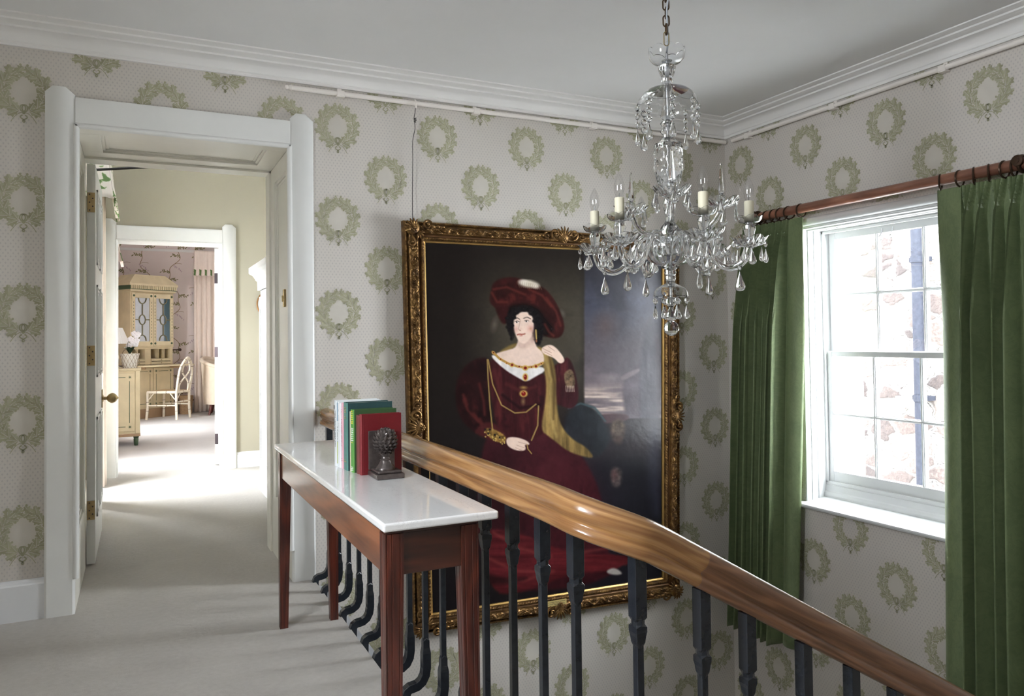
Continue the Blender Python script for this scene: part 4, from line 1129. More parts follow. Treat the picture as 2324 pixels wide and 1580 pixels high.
shape([(1090, 1300), (1150, 1318), (1210, 1312), (1160, 1330), (1095, 1330)], (40, 20, 26), 8, alpha=.7)
shape([(1378, 1296), (1396, 1290), (1416, 1304), (1400, 1308), (1378, 1304)], (176, 168, 160), 4)
shape([(1110, 818), (1076, 822), (1048, 846), (1032, 892), (1040, 952), (1070, 988), (1104, 1002), (1150, 1012), (1142, 990), (1112, 960), (1112, 900), (1122, 850)], (50, 20, 26), 6, N2, .25)
LS = [(1110, 818), (1076, 822), (1048, 846), (1032, 892), (1040, 952), (1070, 988), (1104, 1002), (1142, 990), (1112, 960), (1112, 900)]
folds(LS, (112, 40, 42), N2, .58, 6, .55); folds(LS, (26, 14, 18), N1, .55, 5, .6)
for P in ([(1052, 905), (1062, 940), (1085, 965)], [(1090, 960), (1100, 985), (1082, 990)], [(1076, 948), (1092, 972), (1112, 985)], [(1088, 880), (1098, 920), (1100, 950)]):
    line(P, 3, (120, 44, 46), .6, 8)
shape([(1113, 815), (1150, 840), (1193, 874), (1238, 848), (1244, 900), (1236, 960), (1246, 990), (1190, 1010), (1126, 985), (1116, 920), (1106, 860)], (72, 25, 34), 5, NV_, .25)
BD = [(1116, 830), (1193, 878), (1238, 852), (1244, 900), (1236, 960), (1190, 1000), (1126, 980), (1116, 920)]
folds(BD, (116, 44, 50), NV_, .6, 6, .5); folds(BD, (38, 15, 22), N2, .58, 6, .55)
line([(1122, 850), (1135, 900), (1128, 950)], 5, (110, 42, 48), .5, 10); line([(1150, 880), (1185, 898), (1215, 885)], 4, (112, 44, 50), .45, 8); line([(1140, 905), (1180, 935), (1225, 928)], 3, (36, 14, 22), .7, 6)
shape([(1108, 960), (1142, 985), (1152, 1008), (1120, 1012), (1070, 990)], (84, 32, 38), 6, N2, .2)
shape([(1096, 985), (1112, 978), (1150, 998), (1146, 1016), (1118, 1010)], (142, 104, 52), 3, N3, .45)
for i in range(26):
    q = rs.rand(2); px_ = 1100 + 46 * q[0]; blob(px_, 984 + (px_ - 1100) * .42 + 16 * q[1], 2.2, 2.2, (212, 176, 100), 0, .5, .9)
for (px_, py_) in ((1101, 984), (1108, 993), (1112, 984), (1123, 996), (1134, 1002)): blob(px_, py_, 3.4, 3.4, (40, 32, 36), 0, .5)
skin, skd = (224, 192, 172), (178, 138, 120)
shape([(1148, 1003), (1165, 1000), (1188, 1005), (1202, 1014), (1200, 1019), (1190, 1018), (1194, 1028), (1186, 1033), (1166, 1030), (1150, 1020)], skin, 2.5)
for P in ([(1176, 1012), (1196, 1017)], [(1172, 1019), (1190, 1025)], [(1170, 1025), (1184, 1031)]): line(P, .7, skd, .7)
line([(1196, 1018), (1198, 1028), (1206, 1038)], 1.2, (176, 138, 80))
# shawl over the shoulder, raised arm
SL = [(1236, 850), (1262, 836), (1276, 824), (1290, 816), (1304, 846), (1314, 900), (1310, 926), (1296, 938), (1274, 930), (1246, 920), (1238, 890)]
shape(SL, (70, 25, 36), 4, NV_, .3); folds(SL, (122, 44, 52), NV_, .56)
shape([(1214, 792), (1232, 796), (1250, 812), (1262, 850), (1262, 910), (1268, 962), (1282, 988), (1302, 1008), (1330, 1022), (1352, 1050), (1312, 1042), (1284, 1030), (1262, 1012), (1246, 1000), (1226, 985), (1236, 930), (1240, 880), (1232, 835)], (146, 116, 70), 4, NV_, .38)
line([(1236, 812), (1250, 870), (1248, 950), (1262, 1000)], 3, (190, 158, 104), .5, 6); line([(1246, 815), (1258, 880), (1256, 960)], 2, (92, 70, 42), .6, 5)
shape([(1280, 852), (1300, 842), (1308, 888), (1286, 892), (1280, 868)], (112, 88, 74), 3, N3, .5)
for k in range(6): line([(1284 + 3.6 * k, 884), (1285 + 3.6 * k, 897)], .9, (188, 166, 148), .7)
shape([(1228, 797), (1240, 790), (1252, 789), (1264, 798), (1278, 816), (1282, 828), (1270, 834), (1258, 820), (1244, 815), (1230, 808)], skin, 2.5)
for P in ([(1232, 798), (1252, 808)], [(1236, 806), (1252, 814)], [(1244, 793), (1258, 803)]): line(P, .8, skd, .75)
# neck, shoulders, collar and jewels
shape([(1116, 812), (1150, 802), (1172, 796), (1178, 765), (1214, 758), (1214, 792), (1232, 806), (1236, 826), (1228, 840), (1190, 850), (1150, 842)], (218, 188, 170), 3, N1, .06)
over(sst(poly_sd([(1172, 796), (1178, 768), (1200, 772), (1214, 762), (1214, 780), (1195, 800)]), 10) * .35, (168, 128, 112))
shape([(1112, 816), (1124, 812), (1152, 836), (1192, 848), (1230, 838), (1238, 850), (1216, 862), (1194, 876), (1176, 866), (1146, 848)], (212, 206, 202), 3, NV_, .12)
arc_ = [(1118, 806), (1134, 822), (1154, 833), (1176, 840), (1194, 842), (1214, 839), (1232, 831)]
line(arc_, 2.6, (186, 138, 66), 1, 2)
for x_, y_, q in ((1120, 808, 3), (1136, 823, 2.6), (1150, 832, 2.4), (1162, 836, 4.5), (1178, 840, 2.6), (1192, 843, 5.4), (1206, 841, 2.4), (1216, 839, 4.2), (1228, 833, 2.6)):
    blob(x_, y_, q * 1.5, q * 1.4, (204, 158, 78), 0, .35); blob(x_, y_, q * .8, q * .72, (138, 20, 22), 0, .3)
for x_, y_, rx, ry in ((1192, 864, 4.2, 7.0), (1188, 902, 6.0, 6.0)):
    blob(x_, y_, rx * 1.9, ry * 1.6, (206, 164, 84), 0, .4); blob(x_, y_, rx, ry, (146, 18, 20), 0, .25); blob(x_ - 1, y_ - 2, 1.4, 1.4, (226, 150, 130), 0, .6)
blob(1188, 888, 12, 6, (196, 156, 84), 0, .9, .8); blob(1187, 920, 7, 12, (170, 142, 100), 0, 1, .7)
for P in ([(1106, 824), (1108, 870), (1112, 930), (1118, 985)], [(1108, 824), (1118, 880), (1138, 928), (1168, 946), (1194, 944), (1216, 926)], [(1222, 930), (1220, 975), (1206, 1008)]):
    line(P, 1.5, (176, 142, 84), .9, 1.6)
# head, hair and hat
shape([(1114, 664), (1118, 646), (1136, 634), (1168, 631), (1200, 642), (1236, 656), (1262, 690), (1279, 732), (1281, 756), (1270, 774), (1246, 774), (1228, 762), (1214, 742), (1186, 706), (1160, 700), (1152, 724), (1138, 718), (1122, 702), (1110, 690)], (66, 22, 25), 4, N2, .28)
HT = [(1118, 650), (1168, 633), (1236, 658), (1276, 732), (1266, 768), (1214, 738), (1186, 702), (1124, 698)]
folds(HT, (120, 44, 42), N2, .60, 6, .6); folds(HT, (34, 12, 16), N1, .54, 5, .6)
shape([(1150, 700), (1190, 690), (1225, 704), (1240, 730), (1262, 752), (1240, 772), (1226, 764), (1210, 725), (1180, 706), (1156, 716)], (30, 13, 17), 7)
for P in ([(1116, 668), (1128, 690), (1150, 690)], [(1120, 660), (1150, 655), (1190, 672)], [(1240, 680), (1262, 712), (1272, 745)], [(1236, 742), (1246, 760), (1256, 768)], [(1200, 660), (1230, 674), (1250, 700)]):
    line(P, 2.6, (126, 48, 44), .6, 6)
shape([(1122, 700), (1160, 700), (1152, 740), (1140, 742), (1130, 722)], (58, 20, 24), 5, N2, .3)
blob(1122, 742, 10, 24, (150, 134, 116), .2, 1, .45); blob(1277, 716, 7, 14, (150, 138, 124), -.4, 1, .4)
blob(1199, 647, 29, 12, (206, 192, 170), .12, .55); blob(1188, 643, 15, 9, (232, 222, 206), .2, .8); blob(1215, 652, 13, 9, (226, 214, 196), .3, .8)
for k in range(12): line([(1176 + 4.4 * k, 640 + .9 * k), (1178 + 4.6 * k, 655 + .5 * k)], .7, (160, 142, 118), .5)
shape([(1150, 716), (1164, 702), (1190, 698), (1216, 706), (1232, 730), (1234, 765), (1226, 790), (1212, 786), (1206, 752), (1198, 722), (1178, 716), (1168, 742), (1166, 772), (1158, 782), (1152, 756), (1146, 735)], (26, 21, 24), 4, N3, .3, 3)
shape([(1168, 724), (1180, 713), (1198, 712), (1209, 724), (1212, 745), (1208, 766), (1196, 784), (1186, 788), (1174, 778), (1167, 758), (1165, 738)], (226, 195, 176), 3)
over(np.exp(-((X - 1204) / 8) ** 2 - ((Y - 752) / 9) ** 2) * .6, (206, 130, 116)); over(np.exp(-((X - 1171) / 5) ** 2 - ((Y - 754) / 8) ** 2) * .5, (206, 134, 120))
over(np.exp(-((X - 1210) / 5) ** 2 - ((Y - 768) / 18) ** 2) * .55, (172, 132, 116)); over(np.exp(-((X - 1182) / 3.5) ** 2 - ((Y - 752) / 4) ** 2) * .35, (190, 148, 130))
for x_, y_ in ((1173.5, 737), (1195, 735)):
    blob(x_, y_, 5.2, 2.5, (238, 228, 220), 0, .5, .8); blob(x_ - 1, y_, 2.3, 2.3, (44, 34, 36), 0, .4); line([(x_ - 5, y_ - 1.5), (x_, y_ - 3), (x_ + 5, y_ - 1)], .7, (70, 48, 46), .9)
line([(1167, 730), (1174, 727), (1179, 730)], 1.0, (64, 46, 44), .8, 1.8); line([(1188, 728), (1196, 725), (1204, 729)], 1.0, (64, 46, 44), .8, 1.8)
line([(1181, 732), (1178, 745), (1176, 753), (1181, 756)], .8, (186, 146, 128), .8, 2); blob(1180, 756, 3, 1.3, (160, 108, 98), 0, .6, .8)
line([(1174, 766), (1180, 764.5), (1184, 765.5), (1191, 764)], 1.4, (172, 70, 70), .95, 2); blob(1182, 768.5, 5.5, 1.8, (196, 100, 96), 0, .6, .9)
for x_, y_, q in ((1172, 714, 8), (1190, 708, 8), (1206, 716, 9), (1166, 726, 7), (1214, 734, 8), (1162, 745, 6), (1219, 752, 8)):
    blob(x_, y_, q, q * .8, (24, 20, 23), 0, .4, .9); blob(x_ - 2, y_ - 2, q * .4, q * .25, (64, 52, 50), .5, .8, .6)
line([(1216, 755), (1217, 775)], 1.6, (190, 158, 96)); blob(1217, 780, 2.6, 4.5, (150, 90, 70), 0, .4)
IM *= (1 + .10 * (N3[..., None] - .5))
IM[..., 2] = np.where(IM[..., 0] > IM[..., 2] * 1.5, IM[..., 2] * .86, IM[..., 2])
IM = IM * .84 + IM.mean(2, keepdims=True) * .16
LIN = np.where(IM / 255 <= .04045, IM / 255 / 12.92, ((np.clip(IM, 0, 255) / 255 + .055) / 1.055) ** 2.4) 
LIN = LIN * (.62 + .38 * np.clip(LIN.mean(2, keepdims=True) * 2.2, 0, 1)) * PAINT_K
cv = [np.array(p) for p in SIG]; U3 = uu[..., None]; V3 = vv[..., None]
PX3 = (cv[0] * (1 - U3) + cv[1] * U3) * (1 - V3) + (cv[3] * (1 - U3) + cv[2] * U3) * V3
nvx = (NU + 1) * (NVV + 1)
co = np.stack([PX3[..., 0], np.full(X.shape, -.026) - .0006 * N3, PX3[..., 1]], -1).reshape(-1, 3)
idx = np.arange(nvx).reshape(NVV + 1, NU + 1)
fc = np.stack([idx[:-1, :-1], idx[1:, :-1], idx[1:, 1:], idx[:-1, 1:]], -1).reshape(-1, 4)
me = bpy.data.meshes.new('canvas'); me.vertices.add(nvx); me.vertices.foreach_set('co', co.ravel().astype(np.float32))
me.loops.add(fc.size); me.polygons.add(len(fc)); me.loops.foreach_set('vertex_index', fc.ravel().astype(np.int32))
me.polygons.foreach_set('loop_start', np.arange(0, fc.size, 4, dtype=np.int32)); me.polygons.foreach_set('use_smooth', np.ones(len(fc), bool))
me.update(); me.validate()
at = me.color_attributes.new('oil_paint', 'FLOAT_COLOR', 'POINT')
at.data.foreach_set('color', np.concatenate([LIN.reshape(-1, 3), np.ones((nvx, 1))], 1).ravel().astype(np.float32))
m, nt, b = newmat('varnished_oil_paint')
ca = nd(nt, 'ShaderNodeAttribute', attribute_name='oil_paint'); nt.links.new(ca.outputs['Color'], b.inputs['Base Color'])
setin(b, Roughness=.42); b.inputs['Specular IOR Level'].default_value = .0
b.inputs['Coat Weight'].default_value = .34; b.inputs['Coat Roughness'].default_value = .22
bump(nt, b, noise(nt, coords(nt), 160, 4), .10, .002)
me.materials.append(m)
o = bpy.data.objects.new('canvas', me); COL.objects.link(o); adopt(o, pic)
# ------------------------------------------------------------------ crystal chandelier
CX, CY = -2.1660, -2.1440
PXM = .00155
def zc_(v): return 2.4857 - PXM * v
ch = thing('chandelier', (CX, CY, 1.66), 'six-armed cut glass chandelier with candle bulbs hanging over the stairwell', 'chandelier')
MBc = lambda: MB()
CRY = M['crystal']
def at(mb, name, mats, parent=ch, **k): return mb.build(name, mats, parent, **k)
# steel stem, chain and flex
mb = MB().tube([(CX, CY, zc_(690)), (CX, CY, zc_(120))], .0052, 10)
mb.lathe([(.0, zc_(138) - .002), (.017, zc_(138)), (.019, zc_(136)), (.010, zc_(133)), (.0, zc_(132))], 16, c=(CX, CY, 0))
at(mb, 'stem', M['steel'])
M['gold_link'] = plain('brass_link', rgb(150, 130, 80), .3, metal=.9); M['dark_link'] = plain('bronzed_link', rgb(84, 66, 48), .35, metal=.85)
def link(z, L, wd, rz, r, mat):
    pts = []
    for q in np.linspace(0, 2 * PI, 25)[:-1]:
        x = wd * math.cos(q); zz = (L / 2 - wd) * (1 if math.sin(q) > 0 else -1) + wd * math.sin(q)
        pts.append((x, 0, zz))
    T = Matrix.Translation((CX, CY, z)) @ Matrix.Rotation(rz, 4, 'Z')
    at(MB().tube([tuple(T @ Vector(p)) for p in pts], r, 8, closed=True), 'chain_link', mat)
vr = math.atan2(rh.y, rh.x)
z = zc_(86) ; link(z, .050, .0088, vr, .0017, M['gold_link'])
for k in range(12):
    z += .034 if k == 0 else .0292
    if z + .02 > 2.83: break
    link(z, .040, .0105, vr + (PI / 2 if k % 2 == 0 else 0), .0026, M['dark_link'])
mb = MB().lathe([(0, 2.849), (.05, 2.849), (.052, 2.842), (.03, 2.834), (.012, 2.826), (0, 2.824)], 24, c=(CX, CY, 0)); at(mb, 'ceiling_rose', M['bronze'])
at(MB().tube(spline([(CX, CY, zc_(118)), (CX + .006, CY + .002, zc_(100)), (CX + .003, CY - .004, 2.38), (CX - .006, CY - .012, 2.44), (CX + .004, CY - .012, 2.52), (CX + .003, CY - .010, 2.66), (CX, CY, 2.83)], 8), .0030, 8), 'flex', M['cord'])

def scallop(n, dep, dz, rings):
    def f(i, a):
        k = rings.get(i, 0)
        q = abs(math.cos(a * n / 2)) ** .6
        return (1 + dep * k * (q - .5), dz * k * (q - .5))
    return f
def facet(n, dep, rings):
    return lambda i, a: (1 - dep * (rings.get(i, 0)) * (.5 + .5 * math.cos(a * n)), 0)
def P(*pairs): return [(r * PXM, zc_(v)) for r, v in pairs]
def cl(prof_o, th=.0025):
    """closed shell profile: outer line then back along the inside"""
    return prof_o + [(max(1e-6, r - th * .9), z + th * .55) for r, z in prof_o[::-1]]
# column pieces, top to bottom
bowl = cl(P((7, 146), (18, 144.5), (31, 140), (39, 132), (41, 123), (41.5, 115), (41, 111)), .0022)
nb = len(bowl) // 2
at(MB().lathe(bowl, 72, c=(CX, CY, 0), scal=scallop(9, .02, .009, {nb - 1: 1, nb: 1, nb - 2: .4, nb + 1: .4})), 'top_bowl', CRY)
at(MB().lathe(P((4, 146), (15, 147), (20, 150), (20.5, 154), (18, 164), (13, 175), (11, 178), (13, 180), (14, 184), (12.5, 188), (8, 191), (4, 191.5)), 48, c=(CX, CY, 0), scal=facet(10, .10, {3: 1, 4: 1})), 'upper_vase', CRY)
dome = cl(P((8, 191), (14, 194), (30, 199), (48, 206), (60, 216), (66.5, 228), (69, 240)), .0022)
nb = len(dome) // 2
at(MB().lathe(dome, 96, c=(CX, CY, 0), scal=scallop(8, .015, -.012, {nb - 1: 1, nb: 1, nb - 2: .5, nb + 1: .5})), 'canopy_dome', CRY)
at(MB().lathe(P((5, 192), (9, 200), (10, 225), (13, 246), (16.5, 260), (16, 266), (11, 271), (9, 275), (14, 277), (15.5, 281), (12, 288), (10, 300), (12, 312), (20, 322), (30, 327), (5, 327)), 40, c=(CX, CY, 0), scal=facet(12, .10, {3: 1, 4: 1})), 'column_vase', CRY)
def lattice_cut(i, a):
    if 2 <= i <= 17:
        u = i * .62; return (1 - .07 * max(abs(math.sin(a * 5 + u)), abs(math.sin(a * 5 - u))) ** 8, 0)
    return (1, 0)
cup = P((6, 327.5), (30, 329)) + [(PXM * (33 - .0 * k if k < 10 else 33 - (k - 9) ** 1.35 * .95), zc_(332 + k * 6)) for k in range(17)] + P((13, 440), (10, 446), (5, 447))
at(MB().lathe(cup, 80, c=(CX, CY, 0), scal=lattice_cut), 'cut_glass_column', CRY)
at(MB().lathe(P((5, 447), (11, 450), (15, 462), (14, 474), (9, 486), (8, 500), (13, 508), (20, 516), (24, 526), (24, 536), (18, 545), (5, 547)), 36, c=(CX, CY, 0), scal=facet(10, .08, {2: 1, 3: 1, 7: 1, 8: 1})), 'arm_hub', CRY)
bw = cl(P((18, 605), (34, 600), (48, 591), (56, 579), (58, 566), (56, 553), (52, 545)), .0035); nb = len(bw) // 2
def bowlcut(i, a):
    if 2 <= i <= 4: return (1 - .05 * abs(math.sin(a * 8)) ** 5, 0)
    return scallop(12, .03, .006, {nb - 1: 1, nb: 1})(i, a)
at(MB().lathe(bw, 72, c=(CX, CY, 0), scal=bowlcut), 'receiver_bowl', CRY)
at(MB().lathe(P((5, 596), (19, 604), (20, 608), (14, 611), (11, 615), (13.5, 619), (12, 623), (10.5, 627), (12.5, 631), (11, 635), (10, 640), (5, 641)), 32, c=(CX, CY, 0)), 'lower_baluster', CRY)
d2 = cl(P((9, 640), (13, 645), (22, 649), (32, 655), (37.5, 663), (38.5, 673)), .0024); nb = len(d2) // 2
at(MB().lathe(d2, 64, c=(CX, CY, 0), scal=scallop(8, .03, -.004, {nb - 1: 1, nb: 1, nb - 2: 1, nb + 1: 1})), 'lower_dome', CRY)
at(MB().lathe(P((0, 674), (9, 676), (15, 682), (15, 688), (9, 693), (5, 698), (8, 706), (13, 716), (14, 722), (9, 727), (0, 728)), 24, c=(CX, CY, 0), scal=facet(8, .08, {2: 1, 3: 1, 7: 1})), 'finial_drop', CRY)
ballm = MB(); rr = 17.5 * PXM; bz = zc_(745)
rowsn = 9
for i in range(rowsn + 1):
    pass
pr_ = [(max(1e-6, rr * math.sin(PI * i / 10)), bz + rr * math.cos(PI * i / 10)) for i in range(11)]
at(ballm.lathe(pr_, 14, c=(CX, CY, 0), smooth=False), 'finial_ball', CRY)

# crystal drops: eight-sided bead(s) over a faceted pear
def pear_pts(mb, z, L, W):
    pr = [(1e-6, z), (.0016, z - .002), (W * .42, z - L * .30), (W * .78, z - L * .55), (W, z - L * .74), (W * .86, z - L * .90), (W * .4, z - L * .985), (1e-6, z - L)]
    n = 10; v = []; f = []
    for (r, zz) in pr:
        for j in range(n):
            a = 2 * PI * (j + .5) / n; v.append((r * math.cos(a), r * .55 * math.sin(a), zz))
    for i in range(len(pr) - 1):
        for j in range(n): f.append((i * n + j, i * n + (j + 1) % n, (i + 1) * n + (j + 1) % n, (i + 1) * n + j))
    mb.add(v, f)
def bead(mb, z, r):
    n = 8; pr = [(1e-6, z), (r * .55, z - r * .28), (r, z - r), (r * .55, z - r * 1.72), (1e-6, z - 2 * r)]
    v = []; f = []
    for (q, zz) in pr:
        for j in range(n):
            a = 2 * PI * j / n; v.append((q * math.cos(a), q * .62 * math.sin(a), zz))
    for i in range(4):
        for j in range(n): f.append((i * n + j, i * n + (j + 1) % n, (i + 1) * n + (j + 1) % n, (i + 1) * n + j))
    mb.add(v, f)
def drop_mesh(beads, br, L, W, name):
    mb = MB(); z = -.002
    mb.tube([(0, 0, .004), (0, 0, -.003)], .0006, 5, 1)
    for k in range(beads):
        bead(mb, z, br); z -= 2 * br
        mb.tube([(0, 0, z + .001), (0, 0, z - .004)], .0006, 5, 1); z -= .003
    pear_pts(mb, z, L, W)
    return mb.mesh(name, [CRY, M['wire']])
D_long = drop_mesh(3, .0135, .058, .0155, 'crystal_drop_long')
D_std = drop_mesh(1, .0110, .050, .0145, 'crystal_drop')
D_pear = drop_mesh(0, .01, .050, .0145, 'crystal_pear')
D_big = drop_mesh(1, .0095, .068, .0185, 'crystal_drop_large')
D_low = drop_mesh(1, .0125, .048, .0135, 'crystal_drop_lower')
def hang(me, loc, rz, parent, name='crystal_drop'):
    o = bpy.data.objects.new(name, me); COL.objects.link(o); o.parent = parent; o.location = loc; o.rotation_euler = (0, 0, rz); return o
rq = random.Random(21)
zl = lambda v: zc_(v) - 1.66
for k in range(8):
    a = 2 * PI * (k + .35) / 8
    hang(D_long, (.1055 * math.cos(a), .1055 * math.sin(a), zl(233)), a + PI / 2 + rq.uniform(-.7, .7), ch)
    a += .2
    hang(D_low, (.058 * math.cos(a), .058 * math.sin(a), zl(674)), a + PI / 2 + rq.uniform(-.7, .7), ch)

# ---- lower arms with candle lights (arm local frame: +x outward, origin at the arm's axis on the stem)
def petal_dish(r, zrim, zbot, n, hole=.006):
    o_ = [(hole, zbot), (r * .35, zbot + .001), (r * .68, zbot + (zrim - zbot) * .30), (r * .90, zbot + (zrim - zbot) * .72), (r, zrim)]
    pf = cl(o_, .0022); k = len(o_)
    sc0 = scallop(n, .22, .016, {k - 1: 1, k: 1, k - 2: .6, k + 1: .6})
    def f(i, a):
        q = sc0(i, a)
        return (q[0], q[1] + (.0022 * math.cos(a * n * 3) if 1 <= i <= k - 2 else 0))      # cut flutes on the outside of the petals
    return MB().lathe(pf, 96, scal=f)
def shift(mb, x, z):
    mb.v = [(p[0] + x, p[1], p[2] + z) for p in mb.v]; return mb
arm_path = spline([(.030, 0, 1.588), (.036, 0, 1.625), (.055, 0, 1.655), (.080, 0, 1.660), (.105, 0, 1.643), (.128, 0, 1.605), (.150, 0, 1.565), (.178, 0, 1.540), (.210, 0, 1.534), (.242, 0, 1.550), (.260, 0, 1.578), (.266, 0, 1.604)], 6)
arm_path = [(p.x, 0, p.z - 1.66) for p in arm_path]
arm_me = MB().tube(arm_path, .0108, 16, flute=.13, twist=.10).mesh('arm', CRY)
RA = .267
dish_me = shift(petal_dish(.057, .028, 0, 6), RA, 1.603 - 1.66).mesh('drip_dish', CRY)
cupm = MB().lathe([(.004, 1.628), (.012, 1.629), (.015, 1.634), (.016, 1.642), (.019, 1.655), (.021, 1.664), (.020, 1.672), (.014, 1.678), (.012, 1.684), (.004, 1.685)], 24, scal=facet(8, .10, {3: 1, 4: 1, 5: 1}))
o_ = [(.006, 1.684), (.022, 1.684), (.033, 1.687), (.040, 1.695), (.041, 1.703)]
cupm.lathe(cl(o_, .0022), 48, scal=scallop(5, .10, .010, {4: 1, 5: 1}))
cup_me = shift(cupm, RA, -1.66).mesh('candle_cup', CRY)
sleeve_me = shift(MB().lathe([(0, 1.688), (.0158, 1.688), (.0160, 1.690), (.0160, 1.756), (.0150, 1.759), (.011, 1.7595), (.011, 1.757), (0, 1.757)], 24), RA, -1.66).mesh('candle_sleeve', M['ivory'])
bp = [(.0095, 1.757), (.011, 1.762), (.0160, 1.776), (.0178, 1.790), (.0172, 1.803), (.0135, 1.819), (.0075, 1.833), (.0030, 1.841), (1e-6, 1.843)]
bulbm = MB().lathe(bp, 24)
bulbm.tube([(0, 0, 1.757), (0, 0, 1.774)], .0016, 6, 1).tube([(-.004, 0, 1.774), (-.002, 0, 1.783), (.002, 0, 1.781), (.004, 0, 1.774)], .0005, 5, 1)
bulb_me = shift(bulbm, RA, -1.66).mesh('candle_bulb', [M['thin'], M['steel']])
pin_me = shift(MB().tube([(0, 0, 1.60), (0, 0, 1.69)], .0028, 8), RA, -1.66).mesh('candle_pin', M['steel'])
fang = math.atan2(-fh.y, -fh.x)
def world_ang(theta_deg):
    """azimuth of an arm turned theta from the viewer's side of the stem towards the window"""
    t = R_(theta_deg); d = -fh * math.cos(t) + rh * math.sin(t); return math.atan2(d.y, d.x)
def child(me, name, parent):
    o = bpy.data.objects.new(name, me); COL.objects.link(o); o.parent = parent; return o
for th in (11.5, 71.5, 131.5, 191.5, 251.5, -48.5):
    a = child(arm_me, 'candle_arm', ch); a.rotation_euler = (0, 0, world_ang(th))
    for me, nm in ((dish_me, 'drip_dish'), (cup_me, 'candle_cup'), (sleeve_me, 'candle_sleeve'), (bulb_me, 'candle_bulb'), (pin_me, 'candle_pin')): child(me, nm, a)
    for k in range(6):
        q = 2 * PI * (k + .3) / 6 + rq.uniform(-.1, .1)
        hang(D_std, (RA + .0545 * math.cos(q), .0545 * math.sin(q), 1.625 - 1.66), q + PI / 2 + rq.uniform(-.9, .9), a)
    hang(D_big, (RA - .034, 0, 1.545 - 1.66), rq.uniform(-.6, .6), a)
# ---- upper arms carrying glass spires
up_path = [(p.x, 0, p.z - 1.66) for p in spline([(.022, 0, 1.640), (.045, 0, 1.662), (.075, 0, 1.668), (.105, 0, 1.674), (.138, 0, 1.684), (.166, 0, 1.708), (.184, 0, 1.738), (.192, 0, 1.760)], 6)]
up_me = MB().tube(up_path, .0090, 16, flute=.13, twist=.10).mesh('spire_arm', CRY)
UR = .193
sd = petal_dish(.060, .026, 0, 6); sd_me = shift(sd, UR, 1.757 - 1.66).mesh('spire_dish', CRY)
sp_ = MB().lathe([(.003, 1.760), (.010, 1.764), (.013, 1.772), (.010, 1.782), (.006, 1.786), (.012, 1.792), (.012, 1.799), (.005, 1.803), (.0105, 1.812), (.0112, 1.816)], 8, smooth=False)
sp_.lathe([(.0112, 1.816), (.0035, 1.908), (.0022, 1.914), (1e-6, 1.915)], 8, smooth=False)
sp_me = shift(sp_, UR, -1.66).mesh('glass_spire', CRY)
for th in (-9, 98, 214):
    a = child(up_me, 'spire_arm', ch); a.rotation_euler = (0, 0, world_ang(th))
    child(sd_me, 'spire_dish', a); child(sp_me, 'glass_spire', a)
    for k in range(6):
        q = 2 * PI * (k + .1) / 6 + rq.uniform(-.1, .1)
        hang(D_std if k % 2 else D_pear, (UR + .057 * math.cos(q), .057 * math.sin(q), 1.778 - 1.66), q + PI / 2 + rq.uniform(-.9, .9), a)
# ================================================================== the room beyond the first door
mb = MB()
for (y0, y1, z0, z1) in ((.8, 2.88, 0, 3.6), (3.52, 4.13, 0, 3.6), (2.88, 3.52, 0, .3), (2.88, 3.52, 1.9, 3.6)):
    mb.box(-4.65, -4.36, y0, y1, z0, z1)
struct(mb.build('wall_dressing_west', M['olive']))
struct(MB().box(-2.20, -1.9, .8, 4.13, 0, 3.6).build('wall_dressing_east', M['olive']))
F0, F1, FZ = -4.034, -3.060, 2.322
M['pinkroom'] = None
mb = MB()
for (x0, x1, z0, z1) in ((-4.95, F0, 0, 3.6), (F1, -.6, 0, 3.6), (F0, F1, FZ, 3.6)): mb.box(x0, x1, 4.13, 4.38, z0, z1)
struct(mb.build('wall_dressing_north', M['olive']))
struct(MB().box(-4.65, -1.9, .8, 4.13, 3.4, 3.6).build('ceiling_dressing', M['ceiling']))
struct(MB().prism([(0, 0), (-.020, 0), (-.020, .135), (-.014, .142), (-.012, .158), (0, .164)], lambda p, t: (t, 4.13 + p[0], p[1]), -2.925, -2.2).build('baseboard_dressing', M['skirt']))
d2_ = struct(thing('door_2', (-3.55, 4.13, 0), None, None))
mb = MB(); casing(mb, -4.152, -2.926, F0, F1, 4.13, .030, 2.525, 2.453, FZ)
for (a, b_) in (((F0, 4.108, .15), (F0, 4.108, FZ)), ((F1, 4.108, .15), (F1, 4.108, FZ)), ((F0, 4.108, FZ), (F1, 4.108, FZ))): mb.tube([a, b_], .012, 8)
mb.build('door_casing', M['white'], d2_)
mb = MB().box(F0 - .01, F0 + .012, 4.12, 4.39, 0, FZ).box(F1 - .012, F1 + .01, 4.12, 4.39, 0, FZ).box(F0, F1, 4.12, 4.39, FZ - .012, FZ + .01)
mb.build('door_lining', M['white'], d2_, .003)
T2 = Matrix.Translation((F1 - .010, 4.392, 0)) @ Matrix.Rotation(R_(-24), 4, 'Z')
lf2 = MB().box(-.046, 0, 0, .86, .012, FZ - .015, 0, T2).build('door_leaf', M['white'], d2_, .002)
for zz in (1.985, 1.20, .28):
    MB().box(-.044, -.012, -.005, .003, zz - .055, zz + .055, 0, T2).build('hinge', M['darkmetal'], d2_)

